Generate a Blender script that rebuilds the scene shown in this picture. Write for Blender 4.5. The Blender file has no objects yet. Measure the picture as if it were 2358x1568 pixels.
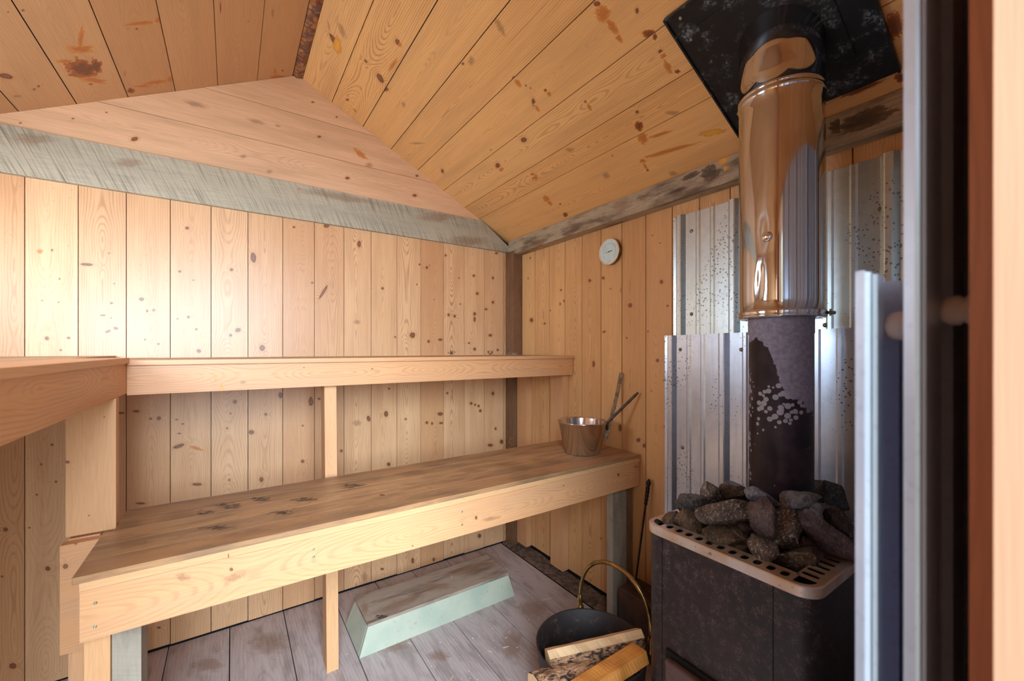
import bpy, bmesh, math, random
import numpy as np
from mathutils import Vector, Matrix, noise as mnoise
SC = bpy.context.scene
COL = SC.collection
PI = math.pi

# ------------------------------------------------------------------ camera, world, lights
H = 1.30; F = 952.0; CX = 1179.0; HV = 805.0
YAW = math.atan(647.0 / 952.0)                 # optical axis turned from the depth axis (+Y) towards +X
cam_d = bpy.data.cameras.new('camera'); cam = bpy.data.objects.new('camera', cam_d); COL.objects.link(cam)
cam.location = (0, 0, H); cam.rotation_euler = (PI / 2, 0, -YAW)
cam_d.sensor_width = 36; cam_d.lens = 36 * F / 2358.0; cam_d.shift_y = (HV - 784.0) / 2358.0
cam_d.clip_start = 0.01
cam_d.dof.use_dof = True; cam_d.dof.focus_distance = 1.9; cam_d.dof.aperture_fstop = 4.0
SC.camera = cam
SC.view_settings.view_transform = 'Standard'; SC.view_settings.look = 'None'
SC.view_settings.gamma = 1.0; SC.view_settings.exposure = 0.47; SC.view_settings.use_curve_mapping = False
SC.cycles.max_bounces = 12; SC.cycles.diffuse_bounces = 8; SC.cycles.glossy_bounces = 6
SC.cycles.sample_clamp_indirect = 6.0

w = bpy.data.worlds.new('world'); SC.world = w; w.use_nodes = True
nt = w.node_tree; bg = nt.nodes['Background']
tc = nt.nodes.new('ShaderNodeTexCoord'); sx = nt.nodes.new('ShaderNodeSeparateXYZ'); cr = nt.nodes.new('ShaderNodeValToRGB')
nt.links.new(tc.outputs['Generated'], sx.inputs[0]); nt.links.new(sx.outputs['Z'], cr.inputs['Fac'])
cr.color_ramp.elements[0].position = 0.0; cr.color_ramp.elements[0].color = (0.55, 0.58, 0.46, 1)
cr.color_ramp.elements[1].position = 0.35; cr.color_ramp.elements[1].color = (0.80, 0.92, 1.0, 1)
e = cr.color_ramp.elements.new(0.12); e.color = (0.45, 0.55, 0.38, 1)
nt.links.new(cr.outputs[0], bg.inputs['Color']); bg.inputs['Strength'].default_value = 2.6

def area(name, loc, rot, sx_, sy_, power, col):
    l = bpy.data.lights.new(name, 'AREA'); l.shape = 'RECTANGLE'; l.size = sx_; l.size_y = sy_; l.energy = power; l.color = col
    o = bpy.data.objects.new(name, l); COL.objects.link(o); o.location = loc; o.rotation_euler = rot; return o
area('door_daylight', (-0.65, -2.1, 2.3), (PI / 2 - 0.5, 0, 0), 1.9, 2.4, 450, (0.62, 0.79, 1.0))
area('window_daylight', (-0.76, -0.16, 1.52), (PI / 2, 0, 0), 0.46, 0.56, 17, (0.62, 0.84, 0.95))
area('side_window_daylight', (-1.22, 1.55, 1.60), (PI / 2, 0, -PI / 2), 0.60, 0.46, 16, (0.64, 0.80, 1.0))

# ------------------------------------------------------------------ measuring: photo pixel -> direction from the camera spot
CO, SI = math.cos(YAW), math.sin(YAW)
def ray(u, v):
    a = (u - CX) / F
    return Vector((SI + a * CO, CO - a * SI, -(v - HV) / F))
def on(u, v, n, d):
    """point where the line of sight through photo pixel (u, v) meets the plane n.p = d"""
    r = ray(u, v); o = Vector((0, 0, H)); n = Vector(n)
    return o + r * ((d - n.dot(o)) / n.dot(r))
def onY(u, v, y): return on(u, v, (0, 1, 0), y)
def onX(u, v, x): return on(u, v, (1, 0, 0), x)
def onZ(u, v, z): return on(u, v, (0, 0, 1), z)

YA, XB, XL, YF = 2.34, 1.61, -1.05, 0.063
RX, RZ, KR, KL = 0.28, 2.68, -0.5135, 0.516
def ceil_z(x): return RZ + (KR if x > RX else KL) * (x - RX)

# ------------------------------------------------------------------ materials
def lin(r, g, b):
    f = lambda c: (c / 255 / 12.92) if c / 255 <= 0.04045 else ((c / 255 + 0.055) / 1.055) ** 2.4
    return (f(r), f(g), f(b), 1)

class NT:
    def __init__(s, name):
        s.mat = bpy.data.materials.new(name); s.mat.use_nodes = True; s.t = s.mat.node_tree
        s.b = s.t.nodes['Principled BSDF']
    def put(s, sock, v):
        if isinstance(v, bpy.types.NodeSocket): s.t.links.new(v, sock)
        elif isinstance(v, (tuple, list)):
            n = len(sock.default_value); sock.default_value = tuple(v)[:n] if len(v) >= n else tuple(v) + (1,) * (n - len(v))
        else: sock.default_value = v
    def m(s, op, a, b=0.0, c=0.0, clamp=False):
        n = s.t.nodes.new('ShaderNodeMath'); n.operation = op; n.use_clamp = clamp
        s.put(n.inputs[0], a); s.put(n.inputs[1], b); s.put(n.inputs[2], c); return n.outputs[0]
    def vm(s, op, a, b=(0, 0, 0)):
        n = s.t.nodes.new('ShaderNodeVectorMath'); n.operation = op; s.put(n.inputs[0], a); s.put(n.inputs[1], b)
        return n.outputs['Value'] if op in ('LENGTH', 'DISTANCE', 'DOT_PRODUCT') else n.outputs[0]
    def comb(s, x, y, z):
        n = s.t.nodes.new('ShaderNodeCombineXYZ'); s.put(n.inputs[0], x); s.put(n.inputs[1], y); s.put(n.inputs[2], z); return n.outputs[0]
    def sep(s, v):
        n = s.t.nodes.new('ShaderNodeSeparateXYZ'); s.put(n.inputs[0], v); return n.outputs
    def attr(s, name):
        n = s.t.nodes.new('ShaderNodeAttribute'); n.attribute_name = name; return n.outputs['Vector']
    def noise(s, v, scale=1.0, detail=2.0, rough=0.5, dist=0.0):
        n = s.t.nodes.new('ShaderNodeTexNoise'); s.put(n.inputs['Vector'], v); n.inputs['Scale'].default_value = scale
        n.inputs['Detail'].default_value = detail; n.inputs['Roughness'].default_value = rough; n.inputs['Distortion'].default_value = dist
        return n.outputs['Fac']
    def noisec(s, v, scale=1.0, detail=2.0):
        n = s.t.nodes.new('ShaderNodeTexNoise'); s.put(n.inputs['Vector'], v); n.inputs['Scale'].default_value = scale
        n.inputs['Detail'].default_value = detail; return n.outputs['Color']
    def vor(s, v, scale=1.0, feat='F1', out='Distance', rnd=1.0):
        n = s.t.nodes.new('ShaderNodeTexVoronoi'); n.feature = feat; s.put(n.inputs['Vector'], v); n.inputs['Scale'].default_value = scale
        n.inputs['Randomness'].default_value = rnd; return n.outputs[out]
    def white(s, w_):
        n = s.t.nodes.new('ShaderNodeTexWhiteNoise'); n.noise_dimensions = '1D'; s.put(n.inputs['W'], w_); return n.outputs['Value']
    def ss(s, x, lo, hi):
        n = s.t.nodes.new('ShaderNodeMapRange'); n.interpolation_type = 'SMOOTHSTEP'; s.put(n.inputs['Value'], x)
        s.put(n.inputs['From Min'], lo); s.put(n.inputs['From Max'], hi); return n.outputs['Result']
    def mix(s, f, a, b, mode='MIX'):
        n = s.t.nodes.new('ShaderNodeMix'); n.data_type = 'RGBA'; n.blend_type = mode
        s.put(n.inputs[0], f); s.put(n.inputs[6], a); s.put(n.inputs[7], b); return n.outputs[2]
    def obj(s):
        return s.t.nodes.new('ShaderNodeTexCoord').outputs['Object']
    def bump(s, h, strength=0.3, dist=0.002):
        n = s.t.nodes.new('ShaderNodeBump'); s.put(n.inputs['Height'], h); n.inputs['Strength'].default_value = strength
        n.inputs['Distance'].default_value = dist; s.t.links.new(n.outputs[0], s.b.inputs['Normal'])
    def out(s, col=None, rough=None, metal=None, spec=None):
        if col is not None: s.put(s.b.inputs['Base Color'], col)
        if rough is not None: s.put(s.b.inputs['Roughness'], rough)
        if metal is not None: s.put(s.b.inputs['Metallic'], metal)
        if spec is not None: s.put(s.b.inputs['Specular IOR Level'], spec)
        return s.mat

def wood(name, c1, c2, ring, rings=0.45, fiber=0.18, rough=0.42, blotch=0.25, blotch_col=None, saw=0.0, dirt=0.0, dirt_col=(70, 52, 38), spec=0.5, ringw=0.0075, specks=0.0, bumpk=0.25):
    """wood whose grain follows each board's own coordinates; 'uvr' = (across, along, board id), 'knot' = (x, y, kind)"""
    g = NT(name); U = g.attr('uvr'); a, l, r = g.sep(U)[0], g.sep(U)[1], g.sep(U)[2]
    K = g.attr('knot'); kx, ky, kk = g.sep(K)[0], g.sep(K)[1], g.sep(K)[2]
    d = g.m('SQRT', g.m('ADD', g.m('MULTIPLY', kx, kx), g.m('MULTIPLY', ky, ky)))
    isk = g.m('LESS_THAN', kk, 0.5)                                    # a knot
    r1 = g.white(r); r2 = g.white(g.m('ADD', r, 31.7))
    # rings: distance to a wandering pith line
    hw = g.noise(g.comb(g.m('MULTIPLY', l, 1.1), g.m('MULTIPLY', r, 7.3), 0.0), 1.0, 2.0)
    pull = g.m('MULTIPLY', isk, g.m('POWER', 2.718, g.m('MULTIPLY', g.m('MULTIPLY', d, d), -0.16)))
    hh = g.m('MULTIPLY', g.m('SUBTRACT', hw, 0.5), 0.34)
    wob = g.m('MULTIPLY', g.m('SUBTRACT', g.noise(g.comb(g.m('MULTIPLY', a, 14), g.m('MULTIPLY', l, 3.0), r), 1.0, 2.0), 0.5), 0.012)
    ax = g.m('ADD', g.m('ADD', a, g.m('MULTIPLY', g.m('SUBTRACT', r1, 0.5), 0.05)), wob)
    R = g.m('SQRT', g.m('ADD', g.m('MULTIPLY', ax, ax), g.m('MULTIPLY', hh, hh)))
    R = g.m('ADD', R, g.m('MULTIPLY', pull, 0.022))
    s_ = g.m('SINE', g.m('MULTIPLY', R, 2 * PI / ringw))
    band = g.ss(s_, 0.1, 1.0)
    fib = g.noise(g.comb(g.m('MULTIPLY', a, 420), g.m('MULTIPLY', l, 9), r), 1.0, 2.0)
    blo = g.noise(g.comb(g.m('MULTIPLY', a, 16), g.m('MULTIPLY', l, 1.7), g.m('MULTIPLY', r, 3.1)), 1.0, 3.0)
    fine = g.noise(g.comb(g.m('MULTIPLY', a, 90), g.m('MULTIPLY', l, 3), r), 1.0, 2.0)
    col = g.mix(g.m('MULTIPLY_ADD', r1, 0.9, 0.05), lin(*c1), lin(*c2))
    bc = blotch_col or tuple(int(0.5 * (x + y)) for x, y in zip(c2, ring))
    col = g.mix(g.m('MULTIPLY', g.ss(blo, 0.4, 0.75), blotch), col, lin(*bc))
    rs = g.m('MULTIPLY', g.m('MULTIPLY_ADD', r2, 0.8, 0.35), rings)
    rs = g.m('MULTIPLY', rs, g.ss(fine, 0.2, 0.65))
    col = g.mix(g.m('MULTIPLY', band, rs), col, lin(*ring))
    col = g.mix(g.m('MULTIPLY', g.ss(fib, 0.35, 0.75), fiber), col, lin(*ring))
    h = g.m('MULTIPLY', fib, 0.4)
    if saw:                                                            # saw marks running slantwise across a rough-sawn face
        sl = g.m('ADD', g.m('MULTIPLY', l, 1.0), g.m('MULTIPLY', a, 0.45))
        sw = g.noise(g.comb(g.m('MULTIPLY', sl, 170), g.m('MULTIPLY', a, 6), r), 1.0, 2.0)
        big = g.noise(g.comb(g.m('MULTIPLY', l, 2.5), g.m('MULTIPLY', a, 8), r), 1.0, 2.0)
        col = g.mix(g.m('MULTIPLY', g.ss(sw, 0.42, 0.8), g.m('MULTIPLY', big, saw * 1.25)), col, lin(70, 60, 48))
        h = g.m('ADD', h, g.m('MULTIPLY', sw, 0.8))
    if dirt:
        dn = g.noise(g.comb(g.m('MULTIPLY', a, 22), g.m('MULTIPLY', l, 5), g.m('ADD', r, 9.1)), 1.0, 5.0, 0.62)
        col = g.mix(g.m('MULTIPLY', g.ss(dn, 0.42, 0.68), dirt), col, lin(*dirt_col))
    if specks:
        vs = g.vor(g.comb(a, g.m('MULTIPLY', l, 0.8), r), 55.0)
        sn = g.noise(g.comb(a, l, 3.3), 5.0, 2.0)
        sp = g.m('MULTIPLY', g.m('LESS_THAN', vs, 0.09), g.ss(sn, 0.45, 0.6))
        col = g.mix(g.m('MULTIPLY', sp, specks), col, lin(45, 28, 18))
    # knots
    ang = g.noise(g.comb(kx, ky, g.m('ADD', r, 4.0)), 1.4, 2.0)
    dd = g.m('ADD', d, g.m('MULTIPLY', g.m('SUBTRACT', ang, 0.5), 0.55))
    halo = g.m('MULTIPLY', g.m('SUBTRACT', 1.0, g.ss(dd, 0.8, 2.4)), isk)
    col = g.mix(g.m('MULTIPLY', halo, 0.40), col, lin(190, 132, 84))
    core = g.m('MULTIPLY', g.m('SUBTRACT', 1.0, g.ss(dd, 0.80, 1.05)), isk)
    krg = g.ss(g.m('SINE', g.m('MULTIPLY', dd, 17.0)), -0.4, 1.0)
    kc = g.mix(krg, lin(116, 68, 40), lin(160, 102, 62))
    kc = g.mix(g.ss(dd, 0.66, 0.95), kc, lin(62, 34, 20))
    col = g.mix(core, col, kc)
    # 1 = orange resin, 2 = yellow resin, 3 = soft grey-brown smudge, 4 = black mould flecks, 5 = dark red-brown resin
    sn = g.noise(g.comb(g.m('MULTIPLY', kx, 1.3), g.m('MULTIPLY', ky, 1.3), g.m('ADD', r, 7.0)), 1.7, 4.0, 0.6)
    sd = g.m('ADD', d, g.m('MULTIPLY', g.m('SUBTRACT', sn, 0.5), 1.5))
    for k, (ci, co, am) in {1: ((184, 100, 30), (208, 136, 62), 0.8), 2: ((226, 158, 30), (198, 130, 40), 0.8),
                            5: ((96, 38, 16), (172, 88, 32), 0.88), 6: ((44, 32, 22), (104, 78, 50), 0.85)}.items():
        is_ = g.m('COMPARE', kk, float(k), 0.4)
        f = g.m('MULTIPLY', g.m('SUBTRACT', 1.0, g.ss(sd, 0.86, 1.0)), is_)
        cc = g.mix(g.ss(g.m('ADD', sd, g.m('MULTIPLY', g.noise(K, 3.0, 3.0), 0.8)), 0.7, 1.4), lin(*ci), lin(*co))
        col = g.mix(g.m('MULTIPLY', f, am), col, cc)
    f3 = g.m('MULTIPLY', g.m('SUBTRACT', 1.0, g.ss(sd, 0.3, 1.15)), g.m('COMPARE', kk, 3.0, 0.4))
    col = g.mix(g.m('MULTIPLY', f3, 0.55), col, lin(128, 92, 62))
    fl = g.noise(g.comb(g.m('MULTIPLY', a, 150), g.m('MULTIPLY', l, 45), 2.0), 1.0, 3.0)
    f4 = g.m('MULTIPLY', g.m('SUBTRACT', 1.0, g.ss(d, 0.2, 1.1)), g.m('COMPARE', kk, 4.0, 0.4))
    f4 = g.m('MULTIPLY', g.ss(g.m('ADD', fl, g.m('MULTIPLY', f4, 0.22)), 0.62, 0.70), g.ss(f4, 0.02, 0.2))
    col = g.mix(g.m('MULTIPLY', f4, 0.85), col, lin(36, 28, 22))
    g.bump(h, bumpk, 0.0015)
    return g.out(col, rough, 0.0, spec)

MW = dict(
    wall=wood('pine_wall', (204, 148, 100), (234, 188, 140), (158, 100, 60), rings=0.62, rough=0.36, specks=0.4, spec=0.55, blotch=0.45),
    wall_b=wood('pine_wall_side', (204, 152, 98), (232, 182, 124), (152, 98, 54), rings=0.62, rough=0.42, specks=0.2, blotch=0.45),
    gable=wood('pine_gable', (236, 190, 152), (212, 158, 114), (160, 108, 72), rings=0.25, rough=0.42, blotch=0.5, blotch_col=(188, 148, 111), fiber=0.25),
    ceil_r=wood('pine_ceiling', (222, 160, 92), (242, 192, 128), (168, 104, 52), rings=0.55, rough=0.38, blotch=0.5, blotch_col=(200, 154, 102)),
    ceil_l=wood('pine_ceiling_pale', (216, 170, 122), (198, 146, 98), (152, 100, 62), rings=0.2, rough=0.38, blotch=0.35, blotch_col=(180, 140, 103)),
    beam_a=wood('beam_rough_grey', (188, 176, 150), (176, 162, 138), (120, 106, 88), rings=0.1, rough=0.55, saw=0.9, fiber=0.3, blotch=0.5, blotch_col=(150, 142, 126), bumpk=0.5),
    beam_b=wood('beam_weathered', (184, 168, 142), (170, 152, 125), (96, 77, 59), rings=0.25, rough=0.5, saw=0.2, dirt=0.9, dirt_col=(84, 63, 47), bumpk=0.5),
    post=wood('post_dark', (136, 98, 67), (128, 91, 62), (70, 48, 33), rings=0.6, rough=0.5, saw=0.4, dirt=0.4),
    bench=wood('bench_wood', (212, 150, 100), (226, 170, 120), (160, 100, 58), rings=0.5, rough=0.45, blotch=0.45, blotch_col=(200, 155, 117)),
    bench_top=wood('bench_top_worn', (178, 128, 84), (202, 154, 106), (108, 72, 44), rings=0.3, rough=0.42, dirt=0.6, dirt_col=(106, 82, 61), fiber=0.35, blotch=0.5, blotch_col=(140, 111, 86)),
    grey=wood('board_grey', (164, 150, 130), (158, 144, 126), (116, 102, 86), rings=0.15, rough=0.6, dirt=0.4, saw=0.2),
    leg=wood('stud_pale', (224, 172, 120), (208, 152, 104), (166, 114, 72), rings=0.2, rough=0.5, blotch=0.3, specks=0.25),
    floor=wood('floor_board', (202, 182, 172), (188, 170, 162), (140, 120, 110), rings=0.4, rough=0.5, dirt=0.45, dirt_col=(110, 90, 80), fiber=0.3, ringw=0.012),
    stool_top=wood('stool_top_worn', (172, 150, 128), (166, 144, 124), (120, 100, 84), rings=0.3, rough=0.55, dirt=0.75, dirt_col=(90, 71, 58)),
    split=wood('split_wood', (230, 195, 148), (222, 182, 134), (176, 131, 88), rings=0.35, rough=0.6, fiber=0.35),
    split_o=wood('split_wood_orange', (220, 146, 66), (206, 134, 60), (150, 86, 36), rings=0.4, rough=0.55, fiber=0.35),
    jamb=wood('door_casing', (176, 128, 98), (180, 132, 102), (150, 106, 74), rings=0.12, rough=0.45),
    jamb_b=wood('door_post', (168, 108, 76), (164, 104, 72), (112, 68, 44), rings=0.3, rough=0.4),
)

def green_paint():
    g = NT('green_paint'); o = g.obj()
    n = g.noise(o, 9.0, 4.0); n2 = g.noise(o, 60.0, 3.0)
    col = g.mix(g.ss(n, 0.35, 0.7), lin(178, 178, 154), lin(162, 168, 146))
    col = g.mix(g.m('MULTIPLY', g.ss(n2, 0.62, 0.72), 0.35), col, lin(118, 120, 92))
    return g.out(col, 0.42)
def galv(name, base=(208, 218, 234), spots=1.0, scratch=0.2, metal=0.85):
    g = NT(name); o = g.obj()
    cells = g.vor(o, 45.0, out='Color')
    n = g.noise(g.vm('MULTIPLY', o, (40, 40, 3)), 1.0, 3.0)
    col = g.mix(g.m('MULTIPLY', g.sep(cells)[0], 0.25), lin(*base), lin(172, 184, 202))
    col = g.mix(g.m('MULTIPLY', g.ss(n, 0.5, 0.8), scratch), col, lin(110, 112, 112))
    v = g.vor(g.vm('ADD', o, (3, 1, 7)), 85.0); dens = g.noise(g.vm('MULTIPLY', o, (1, 5, 2.2)), 1.3, 2.0)
    f = g.m('MULTIPLY', g.m('LESS_THAN', v, g.m('MULTIPLY', g.ss(dens, 0.34, 0.66), 0.28)), spots)
    col = g.mix(g.m('MULTIPLY', f, 0.85), col, lin(70, 74, 74))
    ro = g.m('MULTIPLY_ADD', n, 0.18, 0.22)
    g.bump(g.noise(o, 14.0, 3.0), 0.12, 0.004)
    return g.out(col, ro, g.m('MULTIPLY_ADD', f, -0.7 * metal, metal))
def chrome(name, col=(214, 200, 186), rough=0.09, smudge=0.12):
    g = NT(name); o = g.obj(); n = g.noise(g.vm('MULTIPLY', o, (1, 1, .5)), 9.0, 5.0)
    g.bump(g.noise(o, 7.0, 2.0), 0.10, 0.006)
    return g.out(g.mix(g.m('MULTIPLY', g.ss(n, 0.5, 0.7), 0.4), lin(*col), lin(176, 158, 140)), g.m('MULTIPLY_ADD', n, smudge, rough), 1.0)
def flue_mat():
    g = NT('flue_paint'); o = g.obj(); z = g.sep(o)[2]; y = g.sep(o)[1]
    n = g.noise(o, 16.0, 6.0, 0.6); n2 = g.noise(o, 90.0, 3.0)
    # a burnt-off pale patch below the collar, its ragged edge widest at the top
    s_ = g.m('SUBTRACT', g.m('MULTIPLY', g.sep(o)[0], 0.827), g.m('MULTIPLY', y, 0.562))
    zb = g.m('ADD', g.m('ADD', 1.155, g.m('MULTIPLY', g.ss(s_, -0.015, -0.075), 0.17)), g.m('MULTIPLY', g.ss(s_, 0.045, 0.075), 0.10))
    f = g.ss(g.m('ADD', g.m('SUBTRACT', z, zb), g.m('MULTIPLY', g.m('SUBTRACT', n, 0.5), 0.16)), 0.0, 0.004)
    f = g.m('MAXIMUM', f, g.ss(z, 1.343, 1.345))
    base = g.mix(g.ss(n, 0.4, 0.7), lin(28, 22, 30), lin(58, 42, 52))
    v = g.vor(o, 62.0); dn = g.noise(g.vm('ADD', o, (5, 2, 1)), 7.0, 2.0)
    dots = g.m('MULTIPLY', g.m('LESS_THAN', v, g.m('MULTIPLY', g.ss(dn, 0.38, 0.60), 0.50)), g.m('GREATER_THAN', z, 0.93))
    col = g.mix(g.m('MULTIPLY', dots, 0.8), base, lin(168, 166, 180))
    pale = g.mix(g.ss(n2, 0.3, 0.7), lin(128, 126, 146), lin(152, 150, 168))
    col = g.mix(f, col, pale)
    return g.out(col, g.m('MULTIPLY_ADD', f, 0.3, 0.4), 0.2)
def black_metal(name, base=(26, 24, 26), dust=0.5, scale=24.0, dustcol=(140, 128, 124), rough=0.35, warm=(44, 32, 34), thr=0.60):
    g = NT(name); o = g.obj()
    n = g.noise(o, scale, 7.0, 0.68); n2 = g.noise(o, scale * 6, 4.0, 0.7); big = g.noise(o, 4.0, 2.0)
    col = g.mix(g.ss(big, 0.35, 0.7), lin(*base), lin(*warm))
    f = g.m('MULTIPLY', g.ss(n, thr - 0.12, thr + 0.14), g.ss(n2, 0.40, 0.66))
    col = g.mix(g.m('MULTIPLY', f, dust), col, lin(*dustcol))
    return g.out(col, g.m('MULTIPLY_ADD', n, 0.25, rough), 0.0)
def stone_mat(name, a, b, fleck):
    g = NT(name); o = g.obj()
    n = g.noise(o, 26.0, 6.0, 0.65); n2 = g.noise(g.vm('MULTIPLY', o, (1, 1.6, 0.7)), 150.0, 4.0, 0.7)
    col = g.mix(g.ss(n, 0.38, 0.60), lin(*a), lin(*b))
    col = g.mix(g.m('MULTIPLY', g.ss(n2, 0.52, 0.66), 0.75), col, lin(*fleck))
    g.bump(g.m('ADD', n, g.m('MULTIPLY', n2, 0.5)), 0.7, 0.005)
    return g.out(col, 0.55)
def flat(name, c, rough=0.5, metal=0.0, var=0.1, scale=20.0):
    g = NT(name); o = g.obj(); n = g.noise(o, scale, 3.0)
    k = tuple(max(0, int(x * (1 - var * 2))) for x in c)
    return g.out(g.mix(g.ss(n, 0.35, 0.7), lin(*c), lin(*k)), rough, metal)
def rim_mat():
    g = NT('brushed_steel_rim'); o = g.obj(); n = g.noise(o, 9.0, 4.0); n2 = g.noise(o, 120.0, 3.0)
    col = g.mix(g.ss(n, 0.35, 0.65), lin(226, 220, 214), lin(206, 176, 146))
    col = g.mix(g.m('MULTIPLY', g.ss(n2, 0.6, 0.75), 0.4), col, lin(90, 70, 56))
    return g.out(col, g.m('MULTIPLY_ADD', n, 0.2, 0.30), 0.75)
def bark_mat():
    g = NT('bark'); o = g.obj(); n = g.noise(g.vm('MULTIPLY', o, (1, 1, 1)), 38.0, 6.0, 0.7); v = g.noise(g.vm('MULTIPLY', o, (22, 60, 60)), 1.0, 3.0, 0.6, 1.2)
    col = g.mix(g.ss(n, 0.3, 0.6), lin(112, 74, 48), lin(190, 142, 100))
    col = g.mix(g.ss(n, 0.58, 0.72), col, lin(216, 176, 132))
    col = g.mix(g.ss(v, 0.50, 0.40), col, lin(62, 42, 32))
    g.bump(g.m('ADD', n, v), 1.0, 0.01)
    return g.out(col, 0.8)
def resin_mat():
    g = NT('resin_foam'); o = g.obj(); n = g.noise(o, 30.0, 4.0); v = g.vor(o, 48.0)
    col = g.mix(g.ss(n, 0.35, 0.65), lin(110, 48, 22), lin(176, 120, 72))
    col = g.mix(g.ss(v, 0.4, 0.75), col, lin(96, 70, 66))
    g.bump(v, 0.8, 0.006)
    return g.out(col, 0.16)
def dirt_mat():
    g = NT('floor_debris'); o = g.obj(); n = g.noise(o, 40.0, 6.0, 0.7); n2 = g.noise(o, 220.0, 3.0)
    col = g.mix(g.ss(n, 0.35, 0.65), lin(66, 44, 30), lin(120, 96, 76))
    col = g.mix(g.m('MULTIPLY', g.ss(n2, 0.6, 0.7), 0.7), col, lin(190, 172, 150))
    g.bump(n, 1.0, 0.01)
    return g.out(col, 0.85)
MT = dict(green=green_paint(), galv=galv('galvanised_steel'), galv_d=galv('galvanised_steel_upper', (208, 222, 224), 0.8, 0.2),
    galv_n=galv('galvanised_steel_near', (196, 208, 230), 0.1, 0.15, 0.35), chrome=chrome('polished_steel', (198, 200, 206), rough=0.05, smudge=0.08), pail=chrome('pail_steel', (222, 220, 220), 0.07, 0.14),
    flue=flue_mat(), plate=black_metal('black_plate', (14, 15, 16), 0.85, 20.0, (170, 180, 186), 0.28, (20, 22, 24), 0.63),
    stove=black_metal('stove_enamel', (24, 20, 24), 0.7, 44.0, (122, 104, 102), 0.36, (44, 31, 33), 0.55),
    stove_d=flat('stove_door', (96, 72, 68), 0.45), pan=black_metal('log_bucket_black', (24, 19, 16), 0.8, 26.0, (120, 80, 54), 0.5, (40, 26, 20), 0.60),
    rim=rim_mat(), dark=flat('soot_black', (14, 12, 12), 0.8), brass=flat('old_brass', (176, 142, 86), 0.28, 0.95, 0.2),
    screw=flat('screw_metal', (170, 168, 150), 0.35, 0.9), white=flat('white_enamel', (228, 226, 220), 0.35, 0.0, 0.03),
    bezel=flat('cream_bezel', (238, 222, 196), 0.35, 0.2, 0.04), dial=flat('pale_dial', (206, 224, 222), 0.25, 0.0, 0.02), black=flat('black_ink', (34, 40, 40), 0.5),
    tick=flat('grey_ink', (128, 146, 146), 0.5), iron=flat('dark_iron', (46, 36, 32), 0.45, 0.6, 0.2), rust=flat('rusty_block', (74, 46, 32), 0.7, 0.0, 0.3, 12),
    bark=bark_mat(), resin=resin_mat(), debris=dirt_mat(), chip=flat('pale_wood_chip', (232, 206, 164), 0.6), fleck=flat('white_flecks', (226, 222, 214), 0.6),
    stick=flat('weathered_wood_stick', (156, 126, 94), 0.6, 0.0, 0.2, 60), ladle=flat('dark_worn_handle', (84, 66, 56), 0.45, 0.1, 0.2, 50), spacer=flat('cream_spacer', (226, 208, 192), 0.4, 0.0, 0.05))
ST = [stone_mat('stone_grey', (80, 78, 82), (50, 48, 52), (170, 164, 160)), stone_mat('stone_brown', (96, 82, 68), (60, 50, 42), (148, 130, 108)),
      stone_mat('stone_dark', (52, 50, 52), (34, 32, 34), (110, 112, 116)), stone_mat('stone_blue', (104, 110, 120), (70, 72, 80), (160, 166, 172)),
      stone_mat('stone_speckled', (96, 88, 84), (66, 60, 60), (214, 200, 186)), stone_mat('stone_purple', (88, 76, 80), (60, 50, 54), (132, 114, 104))]

# ------------------------------------------------------------------ mesh helpers
class Mesh:
    def __init__(s): s.v = []; s.f = []; s.uvr = []; s.kn = []; s.mi = []; s.n = 0; s.sm = []
    def add(s, verts, faces, uvr=None, kn=None, mi=0, smooth=False):
        b = s.n; s.v.extend([tuple(p) for p in verts]); s.n += len(verts)
        for i, f in enumerate(faces):
            s.f.append([b + k for k in f]); s.mi.append(mi); s.sm.append(smooth)
            s.uvr.extend(uvr[i] if uvr is not None else [(0, 0, 0)] * len(f))
            s.kn.extend(kn[i] if kn is not None else [(9, 9, -5)] * len(f))
    def build(s, name, mats, parent=None, bevel=0.0, loc=None):
        me = bpy.data.meshes.new(name)
        L = Vector(loc) if loc is not None else Vector((0, 0, 0))
        me.from_pydata([tuple(Vector(p) - L) for p in s.v], [], s.f); me.update()
        for nm, dat in (('uvr', s.uvr), ('knot', s.kn)):
            at = me.attributes.new(nm, 'FLOAT_VECTOR', 'CORNER'); at.data.foreach_set('vector', np.array(dat, dtype=np.float32).ravel())
        for m_ in (mats if isinstance(mats, (list, tuple)) else [mats]): me.materials.append(m_)
        me.polygons.foreach_set('material_index', s.mi); me.polygons.foreach_set('use_smooth', s.sm)
        o = bpy.data.objects.new(name, me); COL.objects.link(o); o.location = L
        if parent: setpar(o, parent)
        if bevel:
            md = o.modifiers.new('bevel', 'BEVEL'); md.width = bevel; md.segments = 2; md.limit_method = 'ANGLE'; md.angle_limit = 0.9
        return o
def setpar(o, p):
    o.parent = p; o.matrix_parent_inverse = Matrix.Translation(-p.location) if p.rotation_euler[:] == (0, 0, 0) else p.matrix_basis.inverted()
def thing(name, label, cat, loc=(0, 0, 0), group=None):
    o = bpy.data.objects.new(name, None); COL.objects.link(o); o.location = loc; o.empty_display_size = .05
    return tag(o, label, cat, group)
def tag(o, label, cat, group=None, kind=None):
    if label: o['label'] = label
    if cat: o['category'] = cat
    if group: o['group'] = group
    if kind: o['kind'] = kind
    return o
def struct(o, label=None):
    o['kind'] = 'structure'
    if label: o['label'] = label
    return o

RN = [0]
def nid():
    RN[0] += 1; return RN[0] * 1.37

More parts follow.
